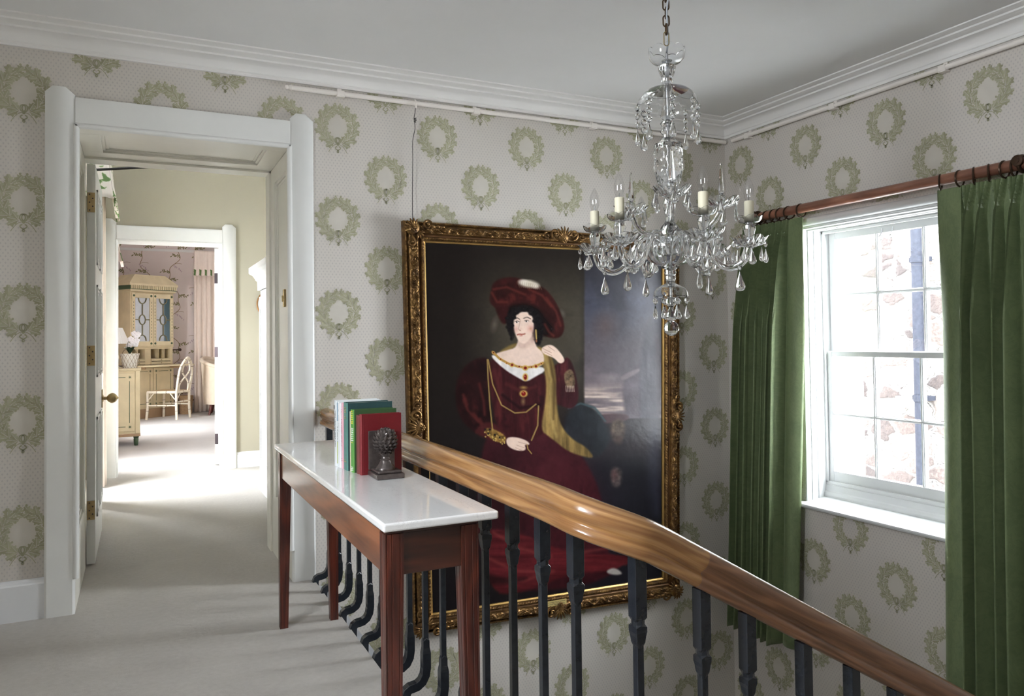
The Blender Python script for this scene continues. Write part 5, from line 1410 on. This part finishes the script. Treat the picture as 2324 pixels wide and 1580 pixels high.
# window curtains and pelmet of the dressing room
m, nt, b = newmat('leaf_print_linen')
f1 = noise(nt, coords(nt, (1, 1, 1)), 13, 2, .5, .6); f2 = noise(nt, coords(nt), 40, 2)
nt.links.new(ramp(nt, mth(nt, 'ADD', mth(nt, 'MULTIPLY', f1, .8), mth(nt, 'MULTIPLY', f2, .2)), [(.40, (.12, .20, .07, 1)), (.455, (.30, .38, .18, 1)), (.47, (.74, .69, .62, 1)), (.7, (.76, .68, .62, 1))]), b.inputs['Base Color'])
setin(b, Roughness=.85); M['leafprint'] = m
M['blush'] = plain('blush_linen', rgb(230, 216, 204), .85, var=.03, vs=20)
M['trimgreen'] = plain('green_fringe', rgb(86, 112, 60), .85, var=.1, vs=30)
def valance(label, p0, p1, out, ztop, zbot, mat, n, flare=.10, fringe=None, name='window_valance', amp=.02, wall=.1):
    """gathered valance hanging from p0 to p1 (xy), out = outward normal"""
    va = thing(name, (p0[0], p0[1], ztop), label, 'valance', 'gathered window valances in the far rooms')
    p0, p1, out = Vector((*p0, 0)), Vector((*p1, 0)), Vector((*out, 0))
    def fn(u, v):
        p = p0.lerp(p1, u); z = ztop + (zbot - ztop) * v
        w_ = math.sin(u * n * 2 * PI) * (.25 + .75 * v) * amp + flare * v * v
        q = p + out * w_ + (p1 - p0).normalized() * flare * .8 * v * v * (u - .5) * 2
        return (q.x, q.y, z - .02 * v * abs(math.sin(u * n * PI)))
    o = MB().grid(fn, n * 10, 14).build('valance_cloth', mat, va)
    o.modifiers.new('t', 'SOLIDIFY').thickness = .006
    pn = out * -wall; e = (p1 - p0).normalized() * .04
    q4 = [p0 + e + out * -.004, p1 - e + out * -.004, p1 - e + pn, p0 + e + pn]
    MB().prism([(q.x, q.y) for q in q4], XY, ztop - .03, ztop - .008).build('pelmet_board', M['white'], va)
    def rt(u, v):
        q = p0 + out * (-wall * (1 - u) + flare * v * v * u + math.sin(u * 9) * amp * .4 * v) - (p1 - p0).normalized() * flare * .6 * v * v
        return (q.x, q.y, ztop + (zbot - ztop) * v - .012 * abs(math.sin(u * 8)) * v)
    MB().grid(rt, 16, 12).build('valance_return', mat, va).modifiers.new('t', 'SOLIDIFY').thickness = .006
    if fringe:
        mb = MB(); nn = n * 2
        for k in range(nn):
            mb.grid(lambda u, v: tuple(Vector(fn((k + .03 + .94 * u) / nn, .76 + .235 * v)) + out * .008), 5, 3, k % 2)
        q = mb.build('fringe', fringe, va)
    return va
valance('gathered leaf print valance with its end towards the far door, high beside the first door', (-4.065, 2.58), (-4.065, 3.85), (1, 0), 3.0, 2.47, M['leafprint'], 6, .05, amp=.014, wall=.29)
def drape(label, p0, p1, out, ztop, zbot, mat, n, amp, name='curtain', grow=0.0, cat='curtain'):
    va = thing(name, (p0[0], p0[1], zbot), label, cat, 'blush linen curtains in the far rooms')
    p0, p1, out = Vector((*p0, 0)), Vector((*p1, 0)), Vector((*out, 0)); r = random.Random(n * 7)
    ph = [r.uniform(.6, 1.3) for _ in range(n + 1)]
    def fn(u, v):
        k = min(n - 1, int(u * n)); s = math.sin(u * n * 2 * PI)
        q = p0.lerp(p1, u) + out * (s * amp * ph[k] * (.7 + .3 * v) + grow * v)
        return (q.x, q.y, ztop + (zbot - ztop) * v)
    o = MB().grid(fn, n * 12, 12).build('drape', mat, va); o.modifiers.new('t', 'SOLIDIFY').thickness = .004
    return va
drape('blush linen curtain falling to the carpet just beyond the open door leaf', (-4.145, 2.64), (-4.145, 2.92), (1, 0), 2.90, .012, M['blush'], 4, .035)
drape('blush linen curtain nearest the second door, mostly hidden behind its pair', (-4.145, 3.54), (-4.145, 3.82), (1, 0), 2.90, .012, M['blush'], 3, .035)
rod_ = MB().tube([(-4.12, 1.28, 2.418), (-3.74, 1.32, 2.482)], .0085, 8)
tag(rod_.build('curtain_rod', M['wire']), 'thin dark metal rod crossing just behind the head of the first door', 'rod')
# white wardrobe and round mirror
wd = thing('wardrobe', (-2.54, 2.0, 0), 'tall white painted wardrobe at the right edge of the doorway', 'wardrobe')
mb = MB().box(-2.86, -2.22, 1.30, 2.83, .11, 1.76); mb.build('carcass', M['white'], wd, .004)
MB().box(-2.885, -2.22, 1.28, 2.85, 0, .11).build('plinth', M['white'], wd, .006)
cp = [(0, 1.76), (-.012, 1.76), (-.014, 1.84), (-.026, 1.85), (-.034, 1.87), (-.050, 1.895), (-.072, 1.91), (-.078, 1.918), (-.078, 1.965), (0, 1.965)]
mb = MB(); n = len(cp); V = []
for (sx, sy) in ((-2.22, 1), (None, 1), (None, -1), (-2.22, -1)):
    for d, z in cp: V.append(((sx if sx is not None else -2.87 + d), (2.84 - d if sy > 0 else 1.29 + d), z))
mb.add(V, [(k * n + i, k * n + (i + 1) % n, (k + 1) * n + (i + 1) % n, (k + 1) * n + i) for k in range(3) for i in range(n)], 0, False)
mb.box(-2.93, -2.22, 1.24, 2.90, 1.955, 1.966).build('cornice', M['white'], wd)
for (y0, y1) in ((1.34, 2.04), (2.09, 2.79)):
    d = MB().box(-2.878, -2.86, y0, y1, .15, 1.70)
    for (a0, a1, b0, b1) in ((y0 + .09, y0 + .105, .25, 1.6), (y1 - .105, y1 - .09, .25, 1.6), (y0 + .09, y1 - .09, .25, .265), (y0 + .09, y1 - .09, 1.585, 1.6)): d.box(-2.886, -2.878, a0, a1, b0, b1)
    dd = d.build('wardrobe_door', M['white'], wd, .003)
    MB().ball((-2.895, y1 - .04 if y0 < 2 else y0 + .04, .95), .014, 12).build('door_knob', M['brass'], dd)
mr = thing('round_mirror', (-2.566, 4.115, 1.70), 'small round mirror in a thin gilt frame on the olive wall', 'mirror')
MB().tube([(-2.566 + .152 * math.cos(q), 4.108, 1.70 + .152 * math.sin(q)) for q in np.linspace(0, 2 * PI, 41)[:-1]], .008, 10, closed=True).build('mirror_frame', plain('brown_gilt_rim', rgb(150, 108, 66), .4, metal=.5), mr)
MB().lathe([(1e-6, 0), (.150, 0), (.150, .006), (1e-6, .006)], 40, T=Matrix.Translation((-2.566, 4.122, 1.70)) @ Matrix.Rotation(R_(90), 4, 'X')).build('mirror_glass', plain('silvered_glass', (.85, .86, .85, 1), .03, metal=1), mr)

# ================================================================== the bedroom beyond the second door
def mk_vine():
    m, nt, b = newmat('pink_vine_wallpaper')
    tc = nd(nt, 'ShaderNodeTexCoord'); sp = nd(nt, 'ShaderNodeSeparateXYZ'); nt.links.new(tc.outputs['Object'], sp.inputs[0])
    nt.links.new(ramp(nt, noise(nt, coords(nt), 2, 2), [(.3, (.69, .61, .585, 1)), (.7, (.74, .66, .63, 1))]), b.inputs['Base Color']); setin(b, Roughness=.85); return m
M['vinepaper'] = mk_vine(); M['vine'] = plain('vine_brown_stem', rgb(150, 128, 96), .85); M['vleaf'] = plain('vine_olive_leaf', rgb(136, 132, 96), .85, var=.2, vs=20); M['vlil'] = plain('vine_lilac_flower', rgb(186, 164, 172), .85, var=.1, vs=20)
YF = 11.30
mb = MB().box(-5.0, -.6, YF, YF + .2, 0, 3.6)
def vine_leaf(x, z, a, L, c):
    p = []
    for t in np.linspace(0, 1, 6): p.append((t * L, 0.25 * L * math.sin(PI * t ** .8)))
    p += [(q[0], -q[1]) for q in p[-2:0:-1]]
    mb.add([(x + q[0] * math.cos(a) - q[1] * math.sin(a), YF - .0015, z + q[0] * math.sin(a) + q[1] * math.cos(a)) for q in p], [tuple(range(len(p)))], c)
rv = random.Random(12)
def vine(x0, z0, z1, ph):
    z = z0; pts = []
    while z < z1:
        pts.append((x0 + .10 * math.sin(z * 2 * PI / .92 + ph) + .03 * math.sin(z * 2 * PI / .31), z)); z += .03
    q = [(p[0], p[1]) for p in pts]
    Fs = []; strip(Fs, q, .0055)
    for poly, c, _q in Fs: mb.add([(p[0], YF - .001, p[1]) for p in poly], [(0, 1, 2, 3)], 1)
    for i in range(4, len(pts) - 2, 5):
        x, z = pts[i]; sd_ = 1 if (i // 5) % 2 else -1
        ex = [(x + sd_ * t * .14, z + t * .07 - .06 * t * t) for t in np.linspace(0, 1, 6)]
        Fs = []; strip(Fs, ex, .0035)
        for poly, c, _q in Fs: mb.add([(p[0], YF - .001, p[1]) for p in poly], [(0, 1, 2, 3)], 1)
        lil = (i // 5) % 3 == 2
        for t in range(9):
            e = ex[min(5, int(t * .66))]; a = (-.9 if t % 2 else .8) + (PI if sd_ < 0 else 0) + rv.uniform(-.3, .3)
            if lil: vine_leaf(e[0], e[1] - .016 * t, -PI / 2 + rv.uniform(-.6, .6), .035, 3)
            else: vine_leaf(e[0], e[1], a, rv.uniform(.036, .050), 2)
for k in range(9): vine(-4.65 + k * .47, .1, 3.4, k * 2.1)
struct(mb.build('wall_bedroom_north', [M['vinepaper'], M['vine'], M['vleaf'], M['vlil']]))
mb = MB()
for (y0, y1, z0, z1) in ((4.38, 4.7, 0, 3.6), (5.2, 8.15, 0, 3.6), (8.85, YF, 0, 3.6), (4.7, 5.2, 0, .35), (4.7, 5.2, 1.75, 3.6), (8.15, 8.85, 0, .35), (8.15, 8.85, 1.95, 3.6)): mb.box(-4.72, -4.42, y0, y1, z0, z1)
struct(mb.build('wall_bedroom_west', M['vinepaper']))
struct(MB().box(-.8, -.6, 4.38, YF, 0, 3.6).build('wall_bedroom_east', M['vinepaper']))
struct(MB().box(-.83, -.8, 9.95, 10.9, 0, 2.3).build('added_teal_panel', plain('dark_teal_panel_paint', rgb(16, 58, 62), .4)))  # teal slab out of view, added for the bureau mirrors to reflect
struct(MB().box(-4.95, -.6, 4.38, YF + .2, 3.35, 3.6).build('ceiling_bedroom', M['ceiling']))
struct(MB().box(-1.2, -.6, 4.38, YF, -.05, 0).build('floor_bedroom_edge', M['carpet']))
struct(MB().box(-4.65, -.8, YF - .022, YF, 0, .17).build('baseboard_bedroom', M['skirt']))
struct(MB().box(-4.65, -.8, YF - .022, YF, 3.005, 3.05).build('trim_2', M['white']))

# ---- cream painted bureau cabinet, standing across the corner
M['cream'] = plain('aged_cream_furniture_paint', rgb(208, 194, 158), .45, var=.08, vs=5)
M['creamd'] = plain('shaded_brown_cream', rgb(160, 132, 100), .5, var=.1, vs=5)  # browner copy of the cream, with shade put into its colour
M['gline'] = plain('green_painted_line', rgb(62, 84, 56), .5); M['darkhole'] = plain('dark_pigeonhole', rgb(84, 52, 38), .8)
M['mir'] = plain('dark_mirror_glass', (.42, .46, .47, 1), .04, metal=1)
M['astr'] = plain('drab_green_astragal', rgb(120, 112, 80), .5)
bu = thing('bureau_cabinet', (-3.55, 10.75, 0), 'cream painted bureau cabinet with mirrored doors seen through both doorways', 'bureau')
ang = R_(36)
TB = Matrix.Translation((-3.965, 10.34, 0)) @ Matrix.Rotation(ang, 4, 'Z')     # local x along the front, y into the cabinet
Wb = .86
def bb(name, mats, parts, parent=bu, bevel=.004):
    mb = MB()
    for p in parts: mb.box(*p[:6], p[6] if len(p) > 6 else 0, TB)
    return mb.build(name, mats, parent, bevel)
bb('plinth', M['creamd'], [(-.02, Wb + .02, -.02, .44, 0, .16)])
bb('lower_case', [M['cream'], M['creamd']], [(0, Wb, 0, .42, .16, .90)])
def painted_door(x0, x1, z0, z1, yf=0.0, parent=bu, name='cupboard_door'):
    o = bb(name, M['cream'], [(x0, x1, yf - .018, yf, z0, z1)], parent)
    a = .007; mb = MB(); g = .055; c = .05
    xs0, xs1, zs0, zs1 = x0 + g, x1 - g, z0 + g, z1 - g
    for (p0, p1, q0, q1) in ((xs0 + c, xs1 - c, zs0, zs0 + a), (xs0 + c, xs1 - c, zs1 - a, zs1), (xs0, xs0 + a, zs0 + c, zs1 - c), (xs1 - a, xs1, zs0 + c, zs1 - c)):
        mb.box(p0, p1, yf - .020, yf - .017, q0, q1, 0, TB)
    for (cx_, cz_) in ((xs0, zs0), (xs1, zs0), (xs0, zs1), (xs1, zs1)):
        for k in range(8):
            a_ = 2 * PI * k / 8
            mb.prism([(cx_ + .004 * math.cos(a_ + 1.2), cz_ + .004 * math.sin(a_ + 1.2)), (cx_ + .026 * math.cos(a_), cz_ + .026 * math.sin(a_)), (cx_ + .004 * math.cos(a_ - 1.2), cz_ + .004 * math.sin(a_ - 1.2))], XZ, yf - .0205, yf - .017, 0, False, TB)
    mb.build('painted_border', M['gline'], o)
    return o
painted_door(.02, Wb / 2 - .004, .19, .87); painted_door(Wb / 2 + .004, Wb - .02, .19, .87)
bb('writing_flap', M['cream'], [(-.01, Wb + .16, -.36, .10, .90, .925)])
bb('flap_prop', M['creamd'], [(.06, .085, -.30, 0, .86, .90), (Wb - .085, Wb - .06, -.30, 0, .86, .90)])
bb('pigeonhole_case', [M['cream'], M['darkhole']], [(0, .05, .02, .40, .925, 1.22), (Wb - .05, Wb, .02, .40, .925, 1.22), (0, Wb, .02, .40, 1.20, 1.23), (.05, Wb - .05, .30, .34, .93, 1.20, 1), (.30, .42, .03, .30, .93, 1.20), (.57, .58, .03, .30, 1.04, 1.20), (.69, .70, .03, .30, 1.04, 1.20), (.16, .17, .03, .30, 1.04, 1.20)])
for (x0, x1, z0, z1) in ((.05, .30, .93, .98), (.05, .30, .985, 1.035), (.42, Wb - .05, .93, .98), (.42, Wb - .05, .985, 1.035)):
    o = bb('small_drawer', M['cream'], [(x0, x1, .01, .28, z0, z1)])
    mb = MB().box(x0 + .01, x1 - .01, .007, .011, z0 + .006, z0 + .009, 0, TB).box(x0 + .01, x1 - .01, .007, .011, z1 - .009, z1 - .006, 0, TB); mb.build('painted_border', M['gline'], o)
    MB().ball(tuple(TB @ Vector(((x0 + x1) / 2, .004, (z0 + z1) / 2))), .008, 8).build('knob', M['brass'], o)
mb = MB().ball(tuple(TB @ Vector((Wb + .12, -.02, 1.18))), .028, 10); mb.tube([tuple(TB @ Vector(p)) for p in ((Wb, .05, 1.18), (Wb + .12, -.02, 1.18))], .010, 8); mb.build('side_handle', M['bronze'], bu)
bb('upper_case', [M['cream'], M['creamd']], [(0, Wb, .0, .40, 1.23, 2.20)])
for x0, x1 in ((.02, Wb / 2 - .004), (Wb / 2 + .004, Wb - .02)):
    z0, z1 = 1.255, 2.175; s_ = .062
    o = bb('mirrored_door', M['cream'], [(x0, x0 + s_, -.022, -.001, z0, z1), (x1 - s_, x1, -.022, -.001, z0, z1), (x0 + s_, x1 - s_, -.022, -.001, z0, z0 + s_ + .02), (x0 + s_, x1 - s_, -.022, -.001, z1 - s_ - .02, z1)])
    xm, zm = (x0 + x1) / 2, (z0 + z1) / 2
    mb = MB().box(x0 + s_ - .004, x1 - s_ + .004, -.010, -.004, z0 + s_, z1 - s_, 0, TB); mb.build('mirror_pane', M['mir'], o)
    mb = MB()
    for (p0, p1) in (((xm, z0 + s_ + .13), (xm, zm - .085)), ((xm, zm + .085), (xm, z1 - s_ - .11)), ((x0 + s_, zm), (xm - .06, zm)), ((xm + .06, zm), (x1 - s_, zm))):
        mb.tube([tuple(TB @ Vector((p0[0], -.016, p0[1]))), tuple(TB @ Vector((p1[0], -.016, p1[1])))], .008, 6)
    mb.tube([tuple(TB @ Vector((xm + .060 * math.cos(q), -.016, zm + .085 * math.sin(q)))) for q in np.linspace(0, 2 * PI, 25)[:-1]], .008, 6, closed=True)
    for zc2, s2 in ((z0 + s_ + .03, 1), (z1 - s_ - .02, -1)):
        mb.tube([tuple(TB @ Vector((xm + .075 * math.cos(q), -.016, zc2 + s2 * .10 * math.sin(q)))) for q in np.linspace(0, PI, 13)], .008, 6)
    mb.build('glazing_bars', M['astr'], o)
    mb = MB()
    for cx_, cz_ in ((x0 + .035, z0 + .045), (x1 - .035, z0 + .045), (x0 + .035, z1 - .045), (x1 - .035, z1 - .045)):
        mb.lathe([(1e-6, 0), (.020, 0), (.020, .003), (1e-6, .003)], 10, T=TB @ Matrix.Translation((cx_, -.022, cz_)) @ Matrix.Rotation(R_(90), 4, 'X'))
    for k in range(12):
        for xx in (x0 + .03, x1 - .03): mb.box(xx - .004, xx + .004, -.024, -.021, z0 + .14 + k * .055, z0 + .165 + k * .055, 0, TB)
    mb.build('painted_border', M['gline'], o)
mb = MB().box(-.02, Wb + .02, -.035, .42, 2.20, 2.235, 0, TB)
mb.box(-.05, Wb + .05, -.06, .43, 2.305, 2.345, 0, TB); mb.box(-.035, Wb + .035, -.045, .42, 2.235, 2.305, 1, TB)
for k in range(24):
    x = -.03 + (Wb + .06) * (k + .5) / 24; mb.box(x - .011, x + .011, -.066, -.04, 2.245, 2.305, 0, TB)
V = [(-.05, -.06, 2.345), (Wb + .05, -.06, 2.345), (Wb + .05, .43, 2.345), (-.05, .43, 2.345), (.10, .02, 2.50), (Wb - .15, .02, 2.50), (Wb - .15, .40, 2.50), (.10, .40, 2.50)]
mb.add(V, [(0, 1, 5, 4), (1, 2, 6, 5), (2, 3, 7, 6), (3, 0, 4, 7), (4, 5, 6, 7)], 0, False, TB)
mb.build('cornice', [M['cream'], M['gline']], bu, .003)

# ---- painted commode in front, with lamp, orchid and glass
cm = thing('commode', (-4.2, 6.9, 0), 'cream painted commode with green star corners, nearest piece in the far bedroom', 'commode')
cx0, cx1, cy0, cy1 = -4.40, -3.818, 6.60, 7.10
TBs = TB
TB = Matrix.Translation((0, 0, 0))
MB().box(cx0, cx1 - .012, cy0, cy1, .12, .955).build('carcass', M['cream'], cm, .004)
MB().box(cx0, cx1 + .010, cy0 - .012, cy1, .955, .985).build('top', M['cream'], cm, .006)
MB().box(cx0, cx1, cy0 - .008, cy1, .12, .155).build('base_rail', M['creamd'], cm, .004)
MB().box(cx1 - .060, cx1 - .004, cy0 - .006, cy0 + .05, .155, .955).build('corner_pilaster', M['cream'], cm, .006)
painted_door(-4.36, cx1 - .065, .19, .93, cy0, cm, 'painted_panel')
for (fx, fy) in ((cx1 - .05, cy0 + .05), (cx1 - .05, cy1 - .05), (cx0 + .05, cy0 + .05)):
    MB().lathe([(0, .12), (.030, .12), (.034, .105), (.026, .095), (.030, .085), (.026, .02), (.022, 0), (0, 0)], 14, c=(fx, fy, 0)).build('foot', M['gline'], cm)
TB = TBs
M['shade'] = plain('white_pleated_shade', rgb(244, 242, 236), .8, var=.02)
lp = thing('table_lamp', (-4.10, 6.94, .985), 'table lamp with a white pleated shade on the commode', 'lamp')
MB().lathe([(0, .985), (.055, .985), (.055, .995), (.02, 1.01), (.012, 1.05), (.03, 1.09), (.034, 1.13), (.016, 1.19), (.010, 1.24), (.010, 1.32), (0, 1.32)], 20, c=(-4.10, 6.94, 0)).build('lamp_base', M['cream'], lp)
MB().lathe([(.155, 1.30), (.072, 1.51), (.070, 1.51), (.153, 1.30), (.155, 1.30)], 96, c=(-4.10, 6.94, 0), scal=lambda i, a: (1 + .022 * math.cos(a * 32), 0)).build('lamp_shade', M['shade'], lp)
ob = thing('orchid_planter', (-3.93, 6.74, .985), 'white wirework planter holding a white orchid, beside the lamp', 'plant')
MB().lathe([(0, .985), (.080, .985), (.112, 1.165), (.116, 1.172), (.108, 1.172), (.076, .995), (0, .995)], 28, c=(-3.94, 6.74, 0)).build('planter', plain('white_wire_basket', rgb(226, 224, 214), .6), ob)
mb = MB()
for k in range(14):
    for s_ in (1, -1):
        mb.tube([(-3.94 + (.082 + .032 * t) * math.cos(2 * PI * k / 14 + s_ * t * .9), 6.74 + (.082 + .032 * t) * math.sin(2 * PI * k / 14 + s_ * t * .9), .987 + .183 * t) for t in np.linspace(0, 1, 6)], .0022, 5)
for q0 in (0, PI):
    pass
mb.tube([(-3.94 + .085 * math.cos(q), 6.74, 1.17 + .07 * math.sin(q)) for q in np.linspace(0, PI, 12)], .004, 6)
mb.build('wirework', plain('brown_wire', rgb(150, 132, 108), .6), ob)
mb = MB(); rl = random.Random(4)
for k in range(7):
    a = 2 * PI * k / 7; L = .11
    mb.grid(lambda u, v: (-3.94 + math.cos(a) * L * v + (-math.sin(a)) * (u - .5) * .05 * math.sin(PI * min(1, v + .12)), 6.74 + math.sin(a) * L * v + math.cos(a) * (u - .5) * .05 * math.sin(PI * min(1, v + .12)), 1.17 + .09 * math.sin(v * 2.2)), 4, 8)
mb.build('orchid_leaves', plain('dark_green_leaf', rgb(34, 54, 34), .4), ob)
mb = MB(); stems = [spline([(-3.94, 6.74, 1.17), (-3.92, 6.79, 1.32), (-3.90, 6.78, 1.42), (-3.85, 6.77, 1.43)], 5), spline([(-3.95, 6.74, 1.17), (-3.97, 6.74, 1.28), (-3.93, 6.79, 1.36), (-3.88, 6.77, 1.33)], 5)]
for s_ in stems: mb.tube(s_, .003, 6)
mb.build('orchid_stems', M['gline'], ob)
mb = MB()
for (x, y, z) in ((-3.93, 6.76, 1.36), (-3.89, 6.76, 1.43), (-3.865, 6.755, 1.40), (-3.845, 6.76, 1.42), (-3.90, 6.76, 1.31), (-3.875, 6.755, 1.29), (-3.95, 6.76, 1.27), (-3.86, 6.76, 1.34)):
    for k in range(5): mb.ball((x + .020 * math.cos(2 * PI * k / 5 + .3), y, z + .020 * math.sin(2 * PI * k / 5 + .3)), .019, 8, sq=(1, .35, 1))
mb.build('orchid_flowers', plain('white_petals', rgb(246, 244, 246), .6), ob)
gl = MB().lathe(cl([(.004, .987), (.030, .989), (.033, .995), (.008, 1.01), (.008, 1.03), (.030, 1.05), (.036, 1.08), (.030, 1.11)], .002), 24, c=(-4.09, 6.70, 0))
tag(gl.build('glass_goblet', M['thin']), 'small clear glass goblet on the commode edge', 'glass')

# ---- bamboo-style chair
M['bamb'] = plain('white_bamboo_paint', rgb(232, 222, 200), .45, var=.05, vs=20); M['node'] = plain('brown_bamboo_node', rgb(120, 96, 70), .6)
sc_ = thing('side_chair', (-3.36, 10.2, 0), 'white faux bamboo side chair with interlaced back before the bureau', 'chair')
fl, fr2, bl_, br_ = (-3.70, 10.20), (-3.435, 10.62), (-3.262, 9.93), (-3.045, 10.24)
def V3_(p, z): return (p[0], p[1], z)
def bam(mb, path, r=.019):
    mb.tube(path, r, 10)
    P_ = [Vector(p) for p in path]; L = sum((P_[i + 1] - P_[i]).length for i in range(len(P_) - 1)); k = max(1, int(L / .2))
    for j in range(1, k + 1):
        i = min(len(P_) - 2, int(j / (k + 1) * (len(P_) - 1))); f_ = j / (k + 1) * (len(P_) - 1) - i
        p = P_[i].lerp(P_[i + 1], f_); t = (P_[i + 1] - P_[i]).normalized()
        mb.tube([tuple(p - t * .004), tuple(p + t * .004)], r * 1.12, 10, 1)
def bpart(name, paths, r=.019):
    mb = MB()
    for p in paths: bam(mb, p, r)
    return mb.build(name, [M['bamb'], M['node']], sc_)
for p in (fl, fr2, bl_, br_):
    c0 = Vector((-3.36, 10.25)); d = (Vector(p) - c0) * .05
    bpart('leg', [[(p[0] + d.x, p[1] + d.y, 0), V3_(p, .22), V3_(p, .46)]], .021)
bpart('seat_rail', [[V3_(fl, .465), V3_(fr2, .465)], [V3_(fl, .465), V3_(bl_, .465)], [V3_(fr2, .465), V3_(br_, .465)], [V3_(bl_, .465), V3_(br_, .465)]], .022)
MB().prism([fl, bl_, br_, fr2], XY, .462, .488).build('seat', plain('cane_seat', rgb(196, 170, 130), .7, var=.1, vs=60), sc_, .006)
bpart('stretcher', [[V3_(fl, .24), V3_(bl_, .24)], [V3_(fr2, .24), V3_(br_, .24)], [V3_(bl_, .30), V3_(br_, .30)]], .014)
bv2 = Vector((br_[0] - bl_[0], br_[1] - bl_[1], 0)); b0_ = Vector((bl_[0], bl_[1], 0)); lean = Vector((.09, -.05, 0))
def bk(u, z):
    t = (z - .46) / .6; q = b0_ + bv2 * u + lean * t * .9; return (q.x, q.y, z)
bpart('back_frame', [spline([bk(0, .46), bk(-.02, .70), bk(.02, .86), bk(.20, .97), bk(.5, 1.05), bk(.80, .97), bk(.98, .86), bk(1.02, .70), bk(1, .46)], 6)], .019)
bpart('back_tracery', [spline([bk(.15, .47), bk(.2, .62), bk(.75, .80), bk(.68, .95), bk(.5, 1.04)], 6), spline([bk(.85, .47), bk(.8, .62), bk(.25, .80), bk(.32, .95), bk(.5, 1.04)], 6)], .013)
mb = MB()
for (a, b_) in ((fl, bl_), (bl_, fl), (bl_, br_), (fl, fr2)):
    d = Vector((b_[0] - a[0], b_[1] - a[1])).normalized()
    mb.tube(spline([(a[0], a[1], .33), (a[0] + d.x * .05, a[1] + d.y * .05, .37), (a[0] + d.x * .07, a[1] + d.y * .07, .40), (a[0] + d.x * .12, a[1] + d.y * .12, .455)], 4), .009, 8)
mb.build('corner_brackets', M['bamb'], sc_)
# ---- wicker basket
mb = MB().lathe([(0, 0), (.105, 0), (.125, .33), (.130, .335), (.118, .335), (.10, .02), (0, .02)], 36, c=(-3.06, 11.03, 0), scal=lambda i, a: (1 + .02 * math.cos(a * 18), 0))
wb = mb.build('wicker_basket', None and 0 or plain('woven_wicker', rgb(190, 160, 124), .8, var=.25, vs=70, bs_=.6, bscale=60)); tag(wb, 'woven wicker waste basket behind the white chair', 'basket')
# ---- buttoned armchair at the edge of the doorway
M['buff'] = plain('buff_linen_upholstery', rgb(222, 206, 184), .85, var=.04, vs=12)
ac = thing('tufted_armchair', (-2.38, 10.6, 0), 'buttoned cream linen armchair half hidden by the second door jamb', 'armchair')
mb = MB()
def shell(u, v):
    a = R_(48) + R_(215) * u                      # horseshoe back, open away from the doorway
    h = .30 + (.50 - .30 * abs(u - .45) ** 1.3 * 1.4) * v
    r = .36 + .07 * v ** 1.5
    q = .012 * (abs(math.sin(u * 16 + (v * 12))) + abs(math.sin(u * 16 - v * 12)))
    return (-2.38 + (r - q) * math.cos(a), 10.6 + (r - q) * math.sin(a), .22 + h)
def outer(u, v):
    a = R_(48) + R_(215) * u; top = .22 + .30 + (.50 - .30 * abs(u - .45) ** 1.3 * 1.4)
    r = .40 + .05 * v
    return (-2.38 + r * math.cos(a), 10.6 + r * math.sin(a), .20 + (top - .20) * v)
mb.grid(shell, 60, 24); mb.grid(outer, 60, 16)
mb.tube([tuple((Vector(shell(u, 1)) + Vector(outer(u, 1))) / 2) for u in np.linspace(0, 1, 50)], .036, 12)
mb.build('tufted_back', M['buff'], ac)
MB().lathe([(0, .20), (.385, .20), (.39, .26), (.385, .40), (.36, .45), (.2, .47), (0, .475)], 36, c=(-2.38, 10.6, 0)).build('seat', M['buff'], ac)
mb = MB()
for u in np.linspace(.1, .9, 8):
    for v in (.3, .55, .8): mb.ball(shell(u + (.05 if v == .55 else 0), v), .012, 8)
mb.build('buttons', M['buff'], ac)
M['legw'] = plain('dark_red_wood_leg', rgb(92, 42, 32), .35)
for (x, y) in ((-2.66, 10.47), (-2.6, 10.86), (-2.15, 10.40), (-2.15, 10.82)):
    dx = (x + 2.38) * .15; dy = (y - 10.6) * .15
    MB().tube([(x, y, .22), (x + dx * .2, y + dy * .2, .14), (x + dx, y + dy, 0)], [.032, .027, .019], 10).build('leg', M['legw'], ac)
# ---- bedroom curtains
drape('blush full length curtain on the far bedroom wall, right of the vine wallpaper', (-2.905, 11.19), (-2.30, 11.19), (0, -1), 2.96, .012, M['blush'], 7, .034)
fr_m = [M['trimgreen'], M['blush']]
valance('blush valance with a green and cream fringe over the far curtain', (-2.90, 11.05), (-2.28, 11.05), (0, -1), 3.02, 2.56, M['blush'], 7, .035, fr_m, amp=.018, wall=.24)
valance('blush valance with green fringe at the left edge of the far bedroom', (-4.125, 7.85), (-4.125, 8.60), (1, 0), 2.98, 2.47, M['blush'], 5, .07, fr_m, amp=.018, wall=.295)
